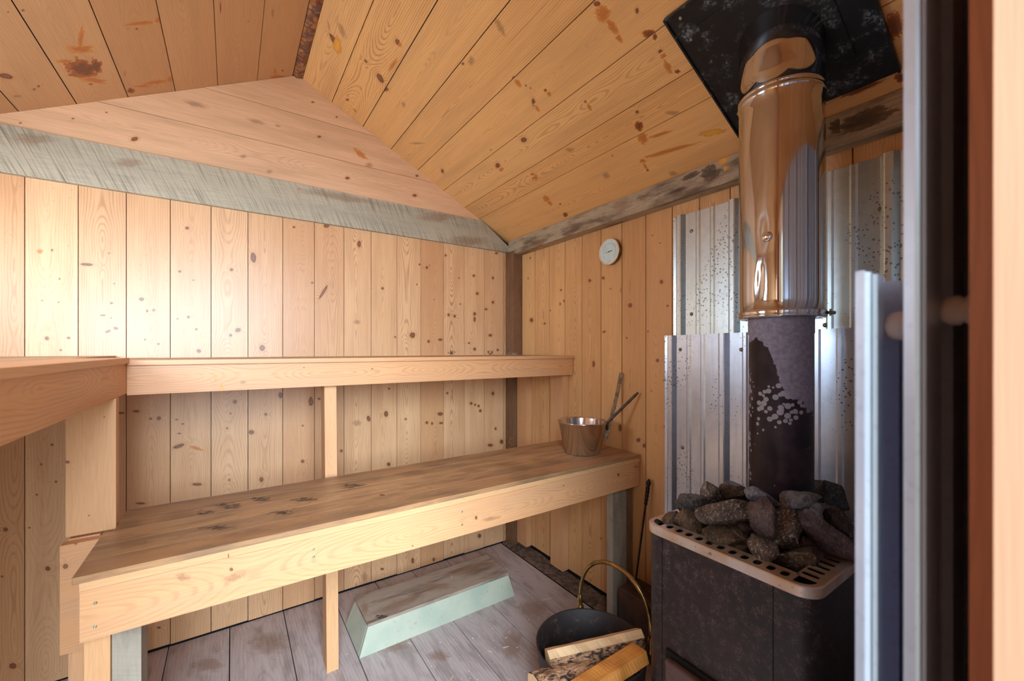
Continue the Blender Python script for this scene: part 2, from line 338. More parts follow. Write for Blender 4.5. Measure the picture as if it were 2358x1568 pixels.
def board(M, o, A, L, N, w, l0, l1, th, marks=(), seg=0.0, rid=None, mi=0, cap=None):
    """a board. o: point on the front face; A across, L along, N outward. l0/l1 = start/end along, a number or (at a=0, at a=w)."""
    o, A, L, N = Vector(o), Vector(A).normalized(), Vector(L).normalized(), Vector(N).normalized()
    rid = nid() if rid is None else rid
    l0 = l0 if isinstance(l0, tuple) else (l0, l0); l1 = l1 if isinstance(l1, tuple) else (l1, l1)
    off = (rid * 3.77) % 5.0
    mk = []
    for (c, ax, bx, kind) in marks:                                    # world mark -> board coordinates
        r = c - o; ca, cl = r.dot(A), r.dot(L)
        if abs(r.dot(N)) > 0.03 or ca < -0.004 or ca > w + 0.004: continue
        if cl < min(l0) - .05 or cl > max(l1) + .05: continue
        m2 = np.array([[ax.dot(A), bx.dot(A)], [ax.dot(L), bx.dot(L)]])
        if abs(np.linalg.det(m2)) < 1e-9: continue
        mk.append((ca, cl, np.linalg.inv(m2), kind))
    if mk and seg: na = max(1, int(round(w / seg))); nl = max(1, int(round(max(l1[0] - l0[0], l1[1] - l0[1]) / seg)))
    else: na = nl = 1
    aa = np.linspace(0, w, na + 1)
    verts = []; lc = np.zeros((na + 1, nl + 1))
    for i, a_ in enumerate(aa):
        s0 = l0[0] + (l0[1] - l0[0]) * a_ / w; s1 = l1[0] + (l1[1] - l1[0]) * a_ / w
        for j in range(nl + 1):
            lc[i, j] = s0 + (s1 - s0) * j / nl; verts.append(o + A * a_ + L * lc[i, j])
    faces, uv, kn = [], [], []
    flip = A.cross(L).dot(N) < 0
    for i in range(na):
        for j in range(nl):
            q = [(i, j), (i + 1, j), (i + 1, j + 1), (i, j + 1)]
            if flip: q = q[::-1]
            faces.append([p[0] * (nl + 1) + p[1] for p in q])
            uv.append([(aa[p[0]] - w / 2, lc[p] + off, rid) for p in q])
            best = None
            if mk:
                cc = np.array([(aa[i] + aa[i + 1]) / 2, lc[i, j:j + 2].mean()])
                for (ca, cl, iv, kind) in mk:
                    d = np.linalg.norm(iv @ (cc - (ca, cl)))
                    if best is None or d < best[0]: best = (d, ca, cl, iv, kind)
            if best is not None and best[0] < 9:
                row = []
                for p in q:
                    k = best[3] @ np.array([aa[p[0]] - best[1], lc[p] - best[2]]); row.append((k[0], k[1], best[4]))
                kn.append(row)
            else: kn.append([(9, 9, -5)] * 4)
    M.add(verts, faces, uv, kn, mi)
    c = [(0, l0[0]), (w, l0[1]), (w, l1[1]), (0, l1[0])]
    fr = [o + A * a_ + L * l_ for a_, l_ in c]; bk = [p - N * th for p in fr]
    vs = fr + bk; fs, us = [], []
    for i in range(4):
        j = (i + 1) % 4; f = [i, i + 4, j + 4, j] if not flip else [j, j + 4, i + 4, i]
        fs.append(f)
        def U(k):
            a_, l_ = c[k % 4]; dep = th if k > 3 else 0
            if i in (0, 2): return (a_ - w / 2, off + dep * 0.3, rid + 50)       # end grain
            return ((a_ - w / 2) + dep * (-1 if i == 3 else 1), l_ + off, rid)
        us.append([U(k) for k in f])
    f = [7, 6, 5, 4] if not flip else [4, 5, 6, 7]
    fs.append(f); us.append([(c[k - 4][0] - w / 2, c[k - 4][1] + off + 2, rid) for k in f])
    M.add(vs, fs, us, None, mi if cap is None else cap)

def bar(name, x0, x1, y0, y1, z0, z1, mat, parent=None, along='x', front='y-', marks=(), seg=0.0, bevel=0.002, rid=None):
    """one straight board given by its box"""
    M = Mesh(); N = {'y-': (0, -1, 0), 'y+': (0, 1, 0), 'x-': (-1, 0, 0), 'x+': (1, 0, 0), 'z+': (0, 0, 1), 'z-': (0, 0, -1)}[front]
    lo, hi = Vector((x0, y0, z0)), Vector((x1, y1, z1)); ax = {'x': 0, 'y': 1, 'z': 2}
    n = [i for i in range(3) if abs(N[i]) > .5][0]; l = ax[along]; a = [i for i in range(3) if i not in (n, l)][0]
    E = [Vector((1, 0, 0)), Vector((0, 1, 0)), Vector((0, 0, 1))]
    o = lo.copy(); o[n] = lo[n] if N[n] < 0 else hi[n]
    board(M, o, E[a], E[l], N, hi[a] - lo[a], 0.0, hi[l] - lo[l], hi[n] - lo[n], marks, seg, rid)
    return M.build(name, mat, parent, bevel)

def marks(pts, proj):
    """photo measurements (u, v, rx, ry, kind[, tilt deg]) -> marks on a surface"""
    out = []
    for t in pts:
        u, v, rx, ry, k = t[:5]
        if k == 0: rx *= .85; ry *= .85
        elif k != 3: rx *= .85; ry *= .85
        an = math.radians(t[5]) if len(t) > 5 else 0
        c = proj(u, v); ca, sa = math.cos(an), math.sin(an)
        a = proj(u + rx * ca, v + rx * sa) - c; b = proj(u - ry * sa, v + ry * ca) - c
        out.append((c, a, b, k))
    return out

def tube(M, pts, rad, seg=12, mi=0, cap=True, smooth=True):
    pts = [Vector(p) for p in pts]; n = len(pts); rad = rad if isinstance(rad, (list, tuple)) else [rad] * n
    vs, fs = [], []; up = None
    for i, p in enumerate(pts):
        t = (pts[min(i + 1, n - 1)] - pts[max(i - 1, 0)]).normalized()
        if up is None: up = t.orthogonal().normalized()
        up = (up - t * up.dot(t)).normalized(); s = t.cross(up)
        for k in range(seg):
            a = 2 * PI * k / seg; vs.append(p + (up * math.cos(a) + s * math.sin(a)) * rad[i])
    for i in range(n - 1):
        for k in range(seg): fs.append([i * seg + k, i * seg + (k + 1) % seg, (i + 1) * seg + (k + 1) % seg, (i + 1) * seg + k])
    M.add(vs, fs, mi=mi, smooth=smooth)
    if cap: M.add(vs[:seg], [list(range(seg))[::-1]], mi=mi); M.add(vs[-seg:], [list(range(seg))], mi=mi)
def lathe(M, prof, c, axis=(0, 0, 1), seg=48, mi=0, smooth=True, sx=1.0, sy=1.0):
    c = Vector(c); ax = Vector(axis).normalized(); e1 = ax.orthogonal().normalized()
    if abs(ax.z) > .99: e1 = Vector((1, 0, 0))
    e2 = ax.cross(e1); vs, fs = [], []
    for r, h in prof:
        for k in range(seg):
            a = 2 * PI * k / seg; vs.append(c + ax * h + e1 * r * sx * math.cos(a) + e2 * r * sy * math.sin(a))
    for i in range(len(prof) - 1):
        for k in range(seg): fs.append([i * seg + k, i * seg + (k + 1) % seg, (i + 1) * seg + (k + 1) % seg, (i + 1) * seg + k])
    M.add(vs, fs, mi=mi, smooth=smooth)
def box(M, x0, x1, y0, y1, z0, z1, mi=0):
    v = [(x, y, z) for x in (x0, x1) for y in (y0, y1) for z in (z0, z1)]
    M.add(v, [[0, 1, 3, 2], [4, 6, 7, 5], [0, 4, 5, 1], [2, 3, 7, 6], [0, 2, 6, 4], [1, 5, 7, 3]], mi=mi)
def prism(M, poly, d, mi=0, smooth=False):
    """closed polygon (3-D points) swept by vector d"""
    p = [Vector(q) for q in poly]; n = len(p); d = Vector(d); vs = p + [q + d for q in p]
    M.add(vs, [list(range(n))[::-1], [n + i for i in range(n)]] + [[i, (i + 1) % n, n + (i + 1) % n, n + i] for i in range(n)], mi=mi, smooth=smooth)
def screw(parent, p, nrm, r=0.004, mat=None, washer=False):
    M = Mesh(); R = r * (1.0)
    prof = [(R * 1.7, 0), (R * 1.7, r * .25), (R, r * .35), (R * .9, r * .9), (R * .4, r * .95), (R * .35, r * .6), (0.0001, r * .6)] if washer else [(R, 0), (R * .9, r * .4), (R * .4, r * .45), (R * .3, r * .2), (0.0001, r * .2)]
    lathe(M, prof, p, nrm, 12)
    return M.build('screw', mat or MT['screw'], parent)

# ------------------------------------------------------------------ floor
FX = [-1.10, -0.88, -0.66, -0.44, -0.225, -0.005, 0.215, 0.445, 0.666, 0.88, 1.10, 1.318, 1.50]
M = Mesh()
fm = marks([(620, 1480, 60, 30, 3), (905, 1480, 50, 25, 3), (1010, 1510, 30, 14, 3), (1180, 1480, 30, 50, 3), (1230, 1400, 40, 30, 3), (1290, 1500, 25, 40, 3), (1030, 1400, 50, 20, 3), (480, 1530, 40, 20, 3)], lambda u, v: onZ(u, v, 0))
for i in range(len(FX) - 1):
    board(M, (FX[i] + .002, 0, 0), (1, 0, 0), (0, 1, 0), (0, 0, 1), FX[i + 1] - FX[i] - .004, YF - .3, YA, 0.03, fm, 0.05)
box(M, -1.15, 1.75, -.3, 2.5, -0.05, -0.0305, 1)
struct(M.build('floor', [MW['floor'], MT['dark']]))
M = Mesh(); random.seed(3)
nx, ny = 8, 130; x0, x1, y0, y1 = 1.505, 1.606, 0.9, 2.335
vs = [(x0 + (x1 - x0) * i / nx, y0 + (y1 - y0) * j / ny, (0.001 if i == 0 else 0.004 + 0.012 * (i / nx)) + (0.012 * abs(mnoise.noise((i * .7, j * .35, 0))) if i else 0)) for i in range(nx + 1) for j in range(ny + 1)]
M.add(vs, [[i * (ny + 1) + j, (i + 1) * (ny + 1) + j, (i + 1) * (ny + 1) + j + 1, i * (ny + 1) + j + 1] for i in range(nx) for j in range(ny)], smooth=True)
tag(M.build('floor_debris', MT['debris']), 'brown dirt and bark crumbs along the floor edge by the stove wall', 'debris', kind='stuff')

# ------------------------------------------------------------------ back wall
WA = [(91.6, 579, 9, 7, 1), (120, 576, 3, 3, 0), (137, 642, 2.5, 2.5, 0), (97, 692, 2, 2, 0), (135, 696, 2.5, 2, 0), (108, 779, 6, 5, 0, 20), (158, 778, 5, 3.5, 0), (140, 806, 3.5, 2.5, 0),
 (200, 609, 17, 4, 0, 4), (251, 583, 2, 2, 0), (263, 653, 2, 2, 0), (257, 698, 4, 3, 0), (237, 726, 8, 2.2, 0), (256, 732, 2, 2, 0), (249, 763, 8, 3.5, 0, -20), (267, 756, 7, 4, 0, 15), (326, 689, 7, 5, 0),
 (339, 716, 3, 4, 0), (354, 714, 4, 4, 0), (365, 792, 3.5, 3, 0), (334, 782, 2.5, 2.5, 0), (414, 625, 4, 3, 0), (431, 525, 5, 4, 0), (434, 730, 4, 4, 0), (409, 734, 3, 2, 0), (452, 758, 3.5, 3, 0), (458, 808, 6, 5, 0, 15),
 (445, 645, 2, 2, 0), (533, 621, 4.5, 4.5, 0), (548, 760, 8, 6, 0, -10), (531, 772, 4, 4, 0), (583.5, 593, 8, 14, 0, -8), (604, 801, 8, 8, 0), (719, 651, 3.5, 2.5, 0), (745, 672, 4, 22, 0, 32), (677, 523, 4, 3, 0), (752, 520, 8, 5, 0),
 (314, 947, 9, 3.5, 0), (366, 963, 6, 5, 0, -20), (347, 964, 4, 3, 0), (407, 966, 4, 2, 0), (421, 976, 4, 2, 0), (413, 998, 5, 2, 0), (412, 1027, 16, 5, 0, -18), (452, 1032, 22, 5, 1, 18), (541, 925, 6, 6, 0), (531, 952, 2.5, 3, 0), (523, 986, 3, 3, 0),
 (646, 910, 6, 8, 0), (716, 924, 7, 13, 0), (612, 954, 4, 4, 0), (697, 980, 3, 2.5, 0), (579, 995, 8, 6, 0), (278, 951, 10, 3, 0), (120, 1024, 4, 3, 0), (735, 918, 4, 3, 0),
 (454, 1115, 13, 4, 0), (602, 1104, 6, 7, 0), (697, 1062, 5, 5, 0), (324, 1159, 13, 3, 0), (528, 1105, 3, 3, 0), (13, 1219, 7, 6, 0), (5, 1327, 4, 3, 0), (30, 1533, 10, 9, 0), (110, 1309, 7, 6, 0), (95, 1069, 3, 3, 0), (85, 1139, 3, 2.5, 0), (68, 1215, 3, 2, 0), (129, 1109, 3, 3, 0),
 (827, 562, 5, 9, 0), (881, 664, 3.5, 3.5, 0), (966, 609, 2.5, 3, 0), (983, 616, 4, 4, 0), (989, 611, 2, 2, 0), (949.6, 772, 8, 8, 0), (987, 786, 4, 4, 0), (1014, 782, 6, 3.5, 0), (910, 776, 2.5, 2.5, 0), (1026, 588, 3, 3, 0), (1091, 635, 3.5, 3.5, 0),
 (1099, 676, 4, 4, 0), (1093, 723, 4, 5, 0), (1093, 735, 3, 8, 0), (1033, 725, 3.5, 4, 0), (1047, 728, 3.5, 4, 0), (1135, 640, 3, 4, 0), (1135, 696, 3.5, 4, 0), (1119, 712, 4, 3, 0), (1129, 772, 5, 4, 0), (1093, 804, 4, 4, 0), (1146, 806, 3.5, 3, 0), (1143, 583, 4, 3, 0), (1080, 790, 3, 2.5, 0), (822, 742, 9, 6, 3), (1040, 812, 12, 10, 4), (1130, 812, 12, 9, 4),
 (889, 953, 6, 8, 0), (896, 895, 3, 2.5, 0), (934, 965, 3, 3, 0), (983, 973, 4, 4, 0), (995, 975, 3, 4, 0), (1014, 953, 8, 5, 0), (1016, 974, 6, 3, 0), (1085, 929, 4, 4, 0), (1094, 932, 3, 3, 0), (1102, 935, 3.5, 3.5, 0), (1106, 946, 4, 4, 0), (1135, 906, 4, 5, 0), (1141, 987, 3, 4, 0), (1155, 1017, 5, 6, 0), (1129, 1025, 7, 4, 0),
 (849, 964, 5, 8, 0, -15), (822, 974, 12, 8, 3), (786, 1038, 4, 4, 0), (895, 1069, 5, 5, 0), (1104, 1234, 5, 6, 0), (999, 1288, 4, 5, 0), (839, 1328, 8, 12, 3), (950, 1291, 4, 8, 0), (366, 1445, 5, 3, 0), (880, 1310, 5, 3, 0), (1057, 640, 2, 2, 0), (1060, 700, 2, 2, 0), (960, 655, 2, 2, 0), (1000, 690, 1.6, 1.6, 0), (1090, 870, 3, 3, 0), (1030, 905, 3, 3, 0)]
WAm = marks(WA, lambda u, v: onY(u, v, YA))
ub = [57, 180, 290.8, 392, 486, 571, 651, 724, 792, 854.6, 914, 969, 1021, 1069, 1115, 1159, 1186]
xb = [XL] + [-0.98 + 0 * i for i in range(0)] + [-0.90, -0.745] + [onY(u, 700, YA).x for u in ub]
xb[-1] = 1.54
M = Mesh(); random.seed(5)
GZ0 = 2.133
for i in range(len(xb) - 1):
    zb = 0.006 + random.random() * 0.006
    board(M, (xb[i] + .0013, YA - random.random() * .0008, 0), (1, 0, 0), (0, 0, 1), (0, -1, 0), xb[i + 1] - xb[i] - .0026, zb, 1.96, 0.02, WAm, 0.014)
# gable boards, lying flush with the tie beam
gm = marks([(310, 320, 10, 6, 0, -15), (168, 273, 4, 2, 0), (47, 283, 4, 2, 0), (245, 259, 3, 2, 0), (560, 360, 9, 6, 3), (655, 418, 4, 2, 0), (720, 236, 4, 2, 0), (775, 270, 3, 2, 0), (450, 240, 30, 8, 3, 15), (590, 280, 25, 6, 3, 15), (735, 315, 5, 3, 0), (640, 290, 8, 3, 3, 15),
            (830, 355, 25, 8, 1, 40), (850, 380, 10, 8, 3), (955, 450, 6, 4, 0), (800, 410, 6, 4, 0), (620, 395, 8, 6, 3), (960, 405, 4, 3, 0)], lambda u, v: onY(u, v, YA - .012))
lv = [GZ0, 2.305, 2.483, 2.68]
for i in range(3):
    z0, z1 = lv[i], lv[i + 1]
    xl = lambda z: RX - (RZ - z) / KL; xr = lambda z: RX + (RZ - z) / -KR
    e0, e1 = z0 + .0008, z1 - .0008
    board(M, (0, YA - .012 - i * .0015, e0), (0, 0, 1), (1, 0, 0), (0, -1, 0), e1 - e0, (max(xl(e0), XL), xl(e1)), (min(xr(e0), XB), xr(e1)), 0.02, gm, 0.02, mi=1)
box(M, XL, 1.7, YA + .021, YA + .06, -.02, 2.0, 2); prism(M, [(XL, YA + .021, 2.0), (1.7, YA + .021, 2.0), (RX, YA + .021, 2.72)], (0, .04, 0), 2)
struct(M.build('wall_back', [MW['wall'], MW['gable'], MT['dark']]))
# tie beam over the back wall
M = Mesh()
bm_ = marks([(690, 440, 6, 14, 1), (790, 455, 110, 9, 3, 10), (1010, 500, 50, 12, 3), (1080, 555, 50, 12, 3), (300, 375, 40, 12, 3), (80, 320, 60, 14, 3)], lambda u, v: onY(u, v, YA - .022))
board(M, (0, YA - .022, 1.955), (0, 0, 1), (1, 0, 0), (0, -1, 0), GZ0 - 1.955, XL, (1.606, RX + (RZ - GZ0) / -KR), 0.022, bm_, 0.03)
for p in range(1): pass
struct(M.build('trim_1', MW['beam_a'], bevel=.0015), 'grey rough-sawn tie beam across the back wall')

# ------------------------------------------------------------------ stove wall (right)
WB = [(1221, 594, 2, 3, 0), (1216, 641, 1.5, 3, 0), (1224, 737, 5, 6, 0), (1254, 745, 3, 3, 0), (1292, 668, 2.5, 3, 0), (1299, 693, 2.5, 3, 0), (1267, 715, 2, 2, 0), (1290, 700, 2, 4, 0), (1358, 646, 4, 4.5, 0), (1389, 640, 4, 4.5, 0, -20), (1367, 838, 4, 9, 0), (1451, 703, 6, 6.5, 0),
 (1523, 649, 5, 6, 0), (1537, 704, 3, 3, 0), (1502, 542, 2, 2, 0), (1514, 830, 4.5, 5, 0), (1443, 778, 2.5, 3, 0), (1492, 763, 2, 3, 0), (1529, 876, 2, 2.5, 0), (1531, 982, 3.5, 3.5, 0), (1470, 1013, 6, 6, 0), (1484, 1026, 6, 6, 0), (1428, 985, 5, 10, 0), (1391, 764, 5, 3, 0, -30),
 (1406, 665, 2, 2, 0), (1430, 668, 3, 8, 3), (1400, 1196, 4, 4, 0), (1406, 1252, 10, 8, 3), (1520, 560, 2, 2, 0), (1384, 1240, 3, 3, 0), (1235, 1180, 2, 3, 0), (1500, 900, 2, 2, 0)]
WBm = marks(WB, lambda u, v: onX(u, v, XB))
yb = [2.25] + [onX(u, 700, XB).y for u in (1232, 1265, 1301, 1340, 1384, 1432, 1487, 1548)]
while yb[-1] > 0.1: yb.append(yb[-1] - 0.128)
M = Mesh(); random.seed(8)
for i in range(len(yb) - 1):
    board(M, (XB + random.random() * .0006, yb[i + 1] + .0020, 0), (0, 1, 0), (0, 0, 1), (-1, 0, 0), yb[i] - yb[i + 1] - .0040, 0.035, 1.995, 0.02, WBm, 0.014)
box(M, XB + .021, XB + .06, -.1, YA + .06, -.02, 2.0, 1)
struct(M.build('wall_right', [MW['wall_b'], MT['dark']]))
# wall plate over the stove wall
M = Mesh()
bb = marks([(1635, 398, 30, 22, 6, -25), (1590, 405, 30, 8, 6, -25), (1560, 438, 30, 5, 6, -20), (1668, 388, 14, 8, 2, -25), (1430, 470, 30, 14, 3, -20), (1240, 560, 20, 8, 3), (1990, 275, 90, 26, 6, -20), (1930, 290, 30, 20, 6, -20), (1475, 455, 12, 8, 3), (1665, 370, 18, 10, 2, -30)], lambda u, v: onX(u, v, 1.545))
board(M, (1.545, 0, 1.93), (0, 0, 1), (0, 1, 0), (-1, 0, 0), .096, YF, YA - .023, 0.065, bb, 0.03)
struct(M.build('trim_2', MW['beam_b'], bevel=.004), 'weathered wall plate beam above the stove wall')
# corner post
M = Mesh()
pm = marks([(1180, 1016, 6, 6, 0)], lambda u, v: onX(u, v, 1.54))
board(M, (1.54, 2.25, 0), (0, 1, 0), (0, 0, 1), (-1, 0, 0), .089, 0, 1.953, .069, pm, .02)
struct(M.build('trim_3', MW['post'], bevel=.002), 'dark brown corner post')

# ------------------------------------------------------------------ ceiling
nR = Vector((KR, 0, -1)).normalized(); aR = Vector((1, 0, KR)).normalized()
nL = Vector((KL, 0, -1)).normalized(); aL = Vector((-1, 0, -KL)).normalized()
dR = nR.dot(Vector((RX, 0, RZ))); dL = nL.dot(Vector((RX, 0, RZ)))
CR = [(916, 98, 6, 11, 0, -35), (920, 103, 6, 9, 1, -35), (875, 180, 7, 15, 0, -35), (842, 141, 3, 6, 0, -40), (888, 206, 8, 5, 0), (929, 241, 5, 9, 3, -30), (904, 150, 6, 22, 1, 35), (1066, 147, 3.5, 3.5, 0), (1085, 140, 9, 12, 3), (1150, 60, 8, 30, 3, -30), (1375, 9, 10, 7, 0), (1388, 32, 22, 24, 1), (1410, 62, 12, 26, 1, -38), (1425, 88, 8, 16, 1, -38),
 (1467, 25, 5, 8, 0), (1496, 78, 22, 12, 5), (1508, 85, 6, 10, 5), (1521, 119, 6, 6, 0), (1528, 130, 9, 9, 1), (1538, 155, 9, 22, 1, -30), (1183, 180, 4, 5, 0), (1193, 192, 7, 14, 1, -38), (1211, 197, 2.5, 2.5, 0), (1222, 203, 2, 2, 0), (1256, 208, 4, 4, 0), (1264, 216, 6, 9, 1, -30), (1229, 236, 5, 11, 0, -12), (1237, 250, 5, 11, 1, -35),
 (1206, 322, 8, 7, 0), (1146, 381, 6, 7, 0, -20), (1154, 390, 7, 7, 1), (1348, 234, 3, 3, 0), (1357, 247, 5, 12, 1, -30), (1227, 403, 4, 4, 0), (1229, 412, 4, 4, 0), (1234, 408, 6, 10, 1), (1019, 394, 4, 6, 0, -20), (1467, 258, 4.5, 4.5, 0), (1472, 290, 12, 14, 5), (1480, 318, 15, 20, 1, -20), (1520, 310, 38, 5, 1, -18),
 (1474, 366, 3, 3, 0), (1480, 372, 9, 7, 1), (1540, 348, 90, 6, 1, -16), (1640, 306, 40, 9, 2, -10), (1491, 392, 3, 3, 0), (1486, 384, 4, 12, 1, -30), (1396, 405, 10, 9, 3), (1258, 458, 9, 12, 1, -40), (1266, 468, 5, 10, 1, -40), (1302, 495, 7, 7, 5), (1290, 470, 3, 2, 0), (776, 104, 12, 26, 2, -10), (770, 95, 6, 26, 0, -30), (757, 60, 3, 16, 3, -12),
 (787, 70, 7, 25, 3, -25), (1560, 165, 8, 6, 5), (800, 230, 4, 3, 0), (817, 255, 3, 8, 1, -40), (1130, 345, 4, 3, 3), (1410, 359, 3, 4, 1), (1550, 400, 12, 7, 3), (2060, 60, 25, 40, 5), (2075, 180, 20, 14, 5), (1985, 205, 70, 8, 5, -22), (1313, 345, 12, 6, 3), (1550, 260, 20, 6, 3), (960, 330, 20, 3, 3)]
CRm = marks(CR, lambda u, v: on(u, v, nR, dR))
CL_ = [(220, 155, 20, 22, 5), (190, 160, 48, 26, 5, 8), (215, 185, 40, 8, 1, 8), (185, 113, 38, 13, 1, 0), (186, 90, 8, 34, 1, 8), (150, 142, 25, 7, 1), (326, 54, 50, 6, 1, -5), (366, 47, 12, 9, 1), (295, 65, 5, 3, 5), (315, 67, 4, 3, 5), (360, 190, 40, 6, 1, -8), (393, 183, 10, 9, 1), (302, 209, 11, 8, 5), (330, 199, 28, 4, 1), (14, 176, 20, 7, 0, 12),
 (53, 24, 4.5, 3, 0), (19, 28, 3, 2, 0), (89, 199, 4, 3, 0), (79, 206, 4, 3, 0), (209, 194, 6, 2, 0), (641, 178, 22, 7, 1), (651, 163, 3, 3, 5), (634, 166, 3, 10, 1), (508, 18, 2, 18, 5), (572, 50, 1.5, 1.5, 0), (628, 30, 3, 14, 3), (288, 170, 3, 8, 3), (40, 222, 12, 4, 3)]
CLm = marks(CL_, lambda u, v: on(u, v, nL, dL))
def edge_par(px, n, d, a):                                             # where board joints meet the back wall, as slope distance from the ridge
    out = []
    for (u, v) in px:
        p = onY(u, v, YA); out.append(abs(p.x - RX) / abs(a.x))
    return out
sR = [0.022] + edge_par([(763, 232), (834, 288), (899, 339), (960, 388), (1019, 434), (1068, 477)], nR, dR, aR)
sR += [sR[-1] + .118, (XB - RX) / aR.x + .02]
sL = [0.028] + edge_par([(592, 188), (502, 201), (405, 214), (297, 231), (179, 247), (46, 263)], nL, dL, aL)
sL += [sL[-1] + .19, (RX - XL) / -aL.x + .02]
M = Mesh(); random.seed(12)
for S, A_, N_, mk, mi in ((sR, aR, nR, CRm, 0), (sL, aL, nL, CLm, 1)):
    for i in range(len(S) - 1):
        o = Vector((RX, 0, RZ)) + A_ * (S[i] + .0016)
        board(M, o - N_ * random.random() * .0012, A_, (0, 1, 0), N_, S[i + 1] - S[i] - .0032, -.3, YA + .01, 0.02, mk, 0.02, mi=mi)
    o = Vector((RX, -.3, RZ)) - N_ * .024; q = [o, o + A_ * 1.65, o + A_ * 1.65 - N_ * .03, o - N_ * .03]
    prism(M, q, (0, 2.7, 0), 2)
struct(M.build('ceiling', [MW['ceil_r'], MW['ceil_l'], MT['dark']]))
M = Mesh(); n_ = 150; random.seed(2)
vs = []; 
for j in range(n_ + 1):
    y = -.28 + (YA + .28 - .005) * j / n_
    for i in range(7):
        x = RX - .024 + .046 * i / 6; b = math.sin(PI * i / 6)
        vs.append((x, y, RZ - 0.009 - .004 * b - .012 * b * max(0, mnoise.noise((x * 60, y * 26, 1.3))) - .006 * b * max(0, mnoise.noise((x * 90, y * 80, 4.3)))))
M.add(vs, [[j * 7 + i, j * 7 + i + 1, (j + 1) * 7 + i + 1, (j + 1) * 7 + i] for j in range(n_) for i in range(6)], smooth=True)
struct(M.build('trim_4', MT['resin']), 'knobbly brown resinous filler in the ridge gap')

# ------------------------------------------------------------------ left wall and front wall (with door opening and windows)
M = Mesh()
y = -.02
while y < YA:
    y2 = min(y + .14, YA)
    if y2 > 1.36 and y < 2.06:
        board(M, (XL, y + .001, 0), (0, 1, 0), (0, 0, 1), (1, 0, 0), y2 - y - .002, 0, 1.38, .02)
        board(M, (XL, y + .001, 0), (0, 1, 0), (0, 0, 1), (1, 0, 0), y2 - y - .002, 1.86, 1.99, .02)
    else: board(M, (XL, y + .001, 0), (0, 1, 0), (0, 0, 1), (1, 0, 0), y2 - y - .002, 0, 1.99, .02)
    y = y2
box(M, XL - .06, XL - .021, -.1, YA + .06, -.02, 1.38, 1); box(M, XL - .06, XL - .021, -.1, YA + .06, 1.86, 2.0, 1)
box(M, XL - .06, XL - .021, -.1, 1.24, 1.38, 1.86, 1); box(M, XL - .06, XL - .021, 2.12, YA + .06, 1.38, 1.86, 1)
struct(M.build('wall_left', [MW['wall'], MT['dark']]))
M = Mesh()
def frame(M, a0, a1, z0, z1, wdt, f):
    for (b0, b1, c0, c1) in ((a0, a1, z0, z0 + wdt), (a0, a1, z1 - wdt, z1), (a0, a0 + wdt, z0 + wdt, z1 - wdt), (a1 - wdt, a1, z0 + wdt, z1 - wdt)): f(M, b0, b1, c0, c1)
frame(M, 1.24, 2.12, 1.38, 1.86, .05, lambda M, a, b, c, d: box(M, XL - .06, XL + .012, a, b, c, d))
struct(M.build('window_2', MW['jamb'], bevel=.002))
DX0, DX1 = -0.42, 0.44
M = Mesh()
def fw(x0, x1, z0, z1f):
    x = x0
    while x < x1 - 1e-6:
        x2 = min(x + .14, x1)
        board(M, (x + .001, YF, 0), (1, 0, 0), (0, 0, 1), (0, 1, 0), x2 - x - .002, z0, (z1f(x), z1f(x2)), .02); x = x2
top = lambda x: ceil_z(x) - .002
fw(0.53, XB, 0, top); fw(DX0, 0.53, 2.02, top); fw(XL, -1.0, 0, top); fw(-1.0, -.52, 0, lambda x: 1.24); fw(-1.0, -.52, 1.80, top); fw(-.52, DX0, 0, top)
box(M, .53, XB + .05, -.06, YF - .021, -.02, 2.0, 1); box(M, XL - .05, -1.0, -.06, YF - .021, -.02, 2.0, 1); box(M, -.52, DX0, -.06, YF - .021, -.02, 2.0, 1)
box(M, -1.0, -.52, -.06, YF - .021, -.02, 1.24, 1); box(M, -1.0, -.52, -.06, YF - .021, 1.8, 2.0, 1); box(M, XL, XB, -.06, YF - .021, 2.02, 2.7, 1)
struct(M.build('wall_front', [MW['wall_b'], MT['dark']]))
M = Mesh(); frame(M, -1.0, -.52, 1.24, 1.80, .045, lambda M, a, b, c, d: box(M, a, b, -.06, YF + .012, c, d))
struct(M.build('window_1', MW['jamb'], bevel=.002))
# door lining and casing, seen very close on the stove side
bar('x', .452, .528, -.05, YF + .0, -.0, 2.02, MW['jamb_b'], along='z', front='x-', bevel=.009).name = 'trim_5'
bar('x', .40, .449, -.30, .0452, -.0, 2.10, MW['jamb'], along='z', front='x-', bevel=.002).name = 'trim_6'
struct(bpy.data.objects['trim_5'], 'brown rounded door post'); struct(bpy.data.objects['trim_6'], 'pale wooden door casing')
M = Mesh(); box(M, DX0 - .03, DX0, -.3, YF + .02, 0, 2.05); box(M, DX0, .40, -.3, YF + .005, 2.0, 2.05)
struct(M.build('trim_7', MW['jamb']))

# ------------------------------------------------------------------ benches
def zp(z): return lambda u, v: onZ(u, v, z)
G = 'sauna benches'
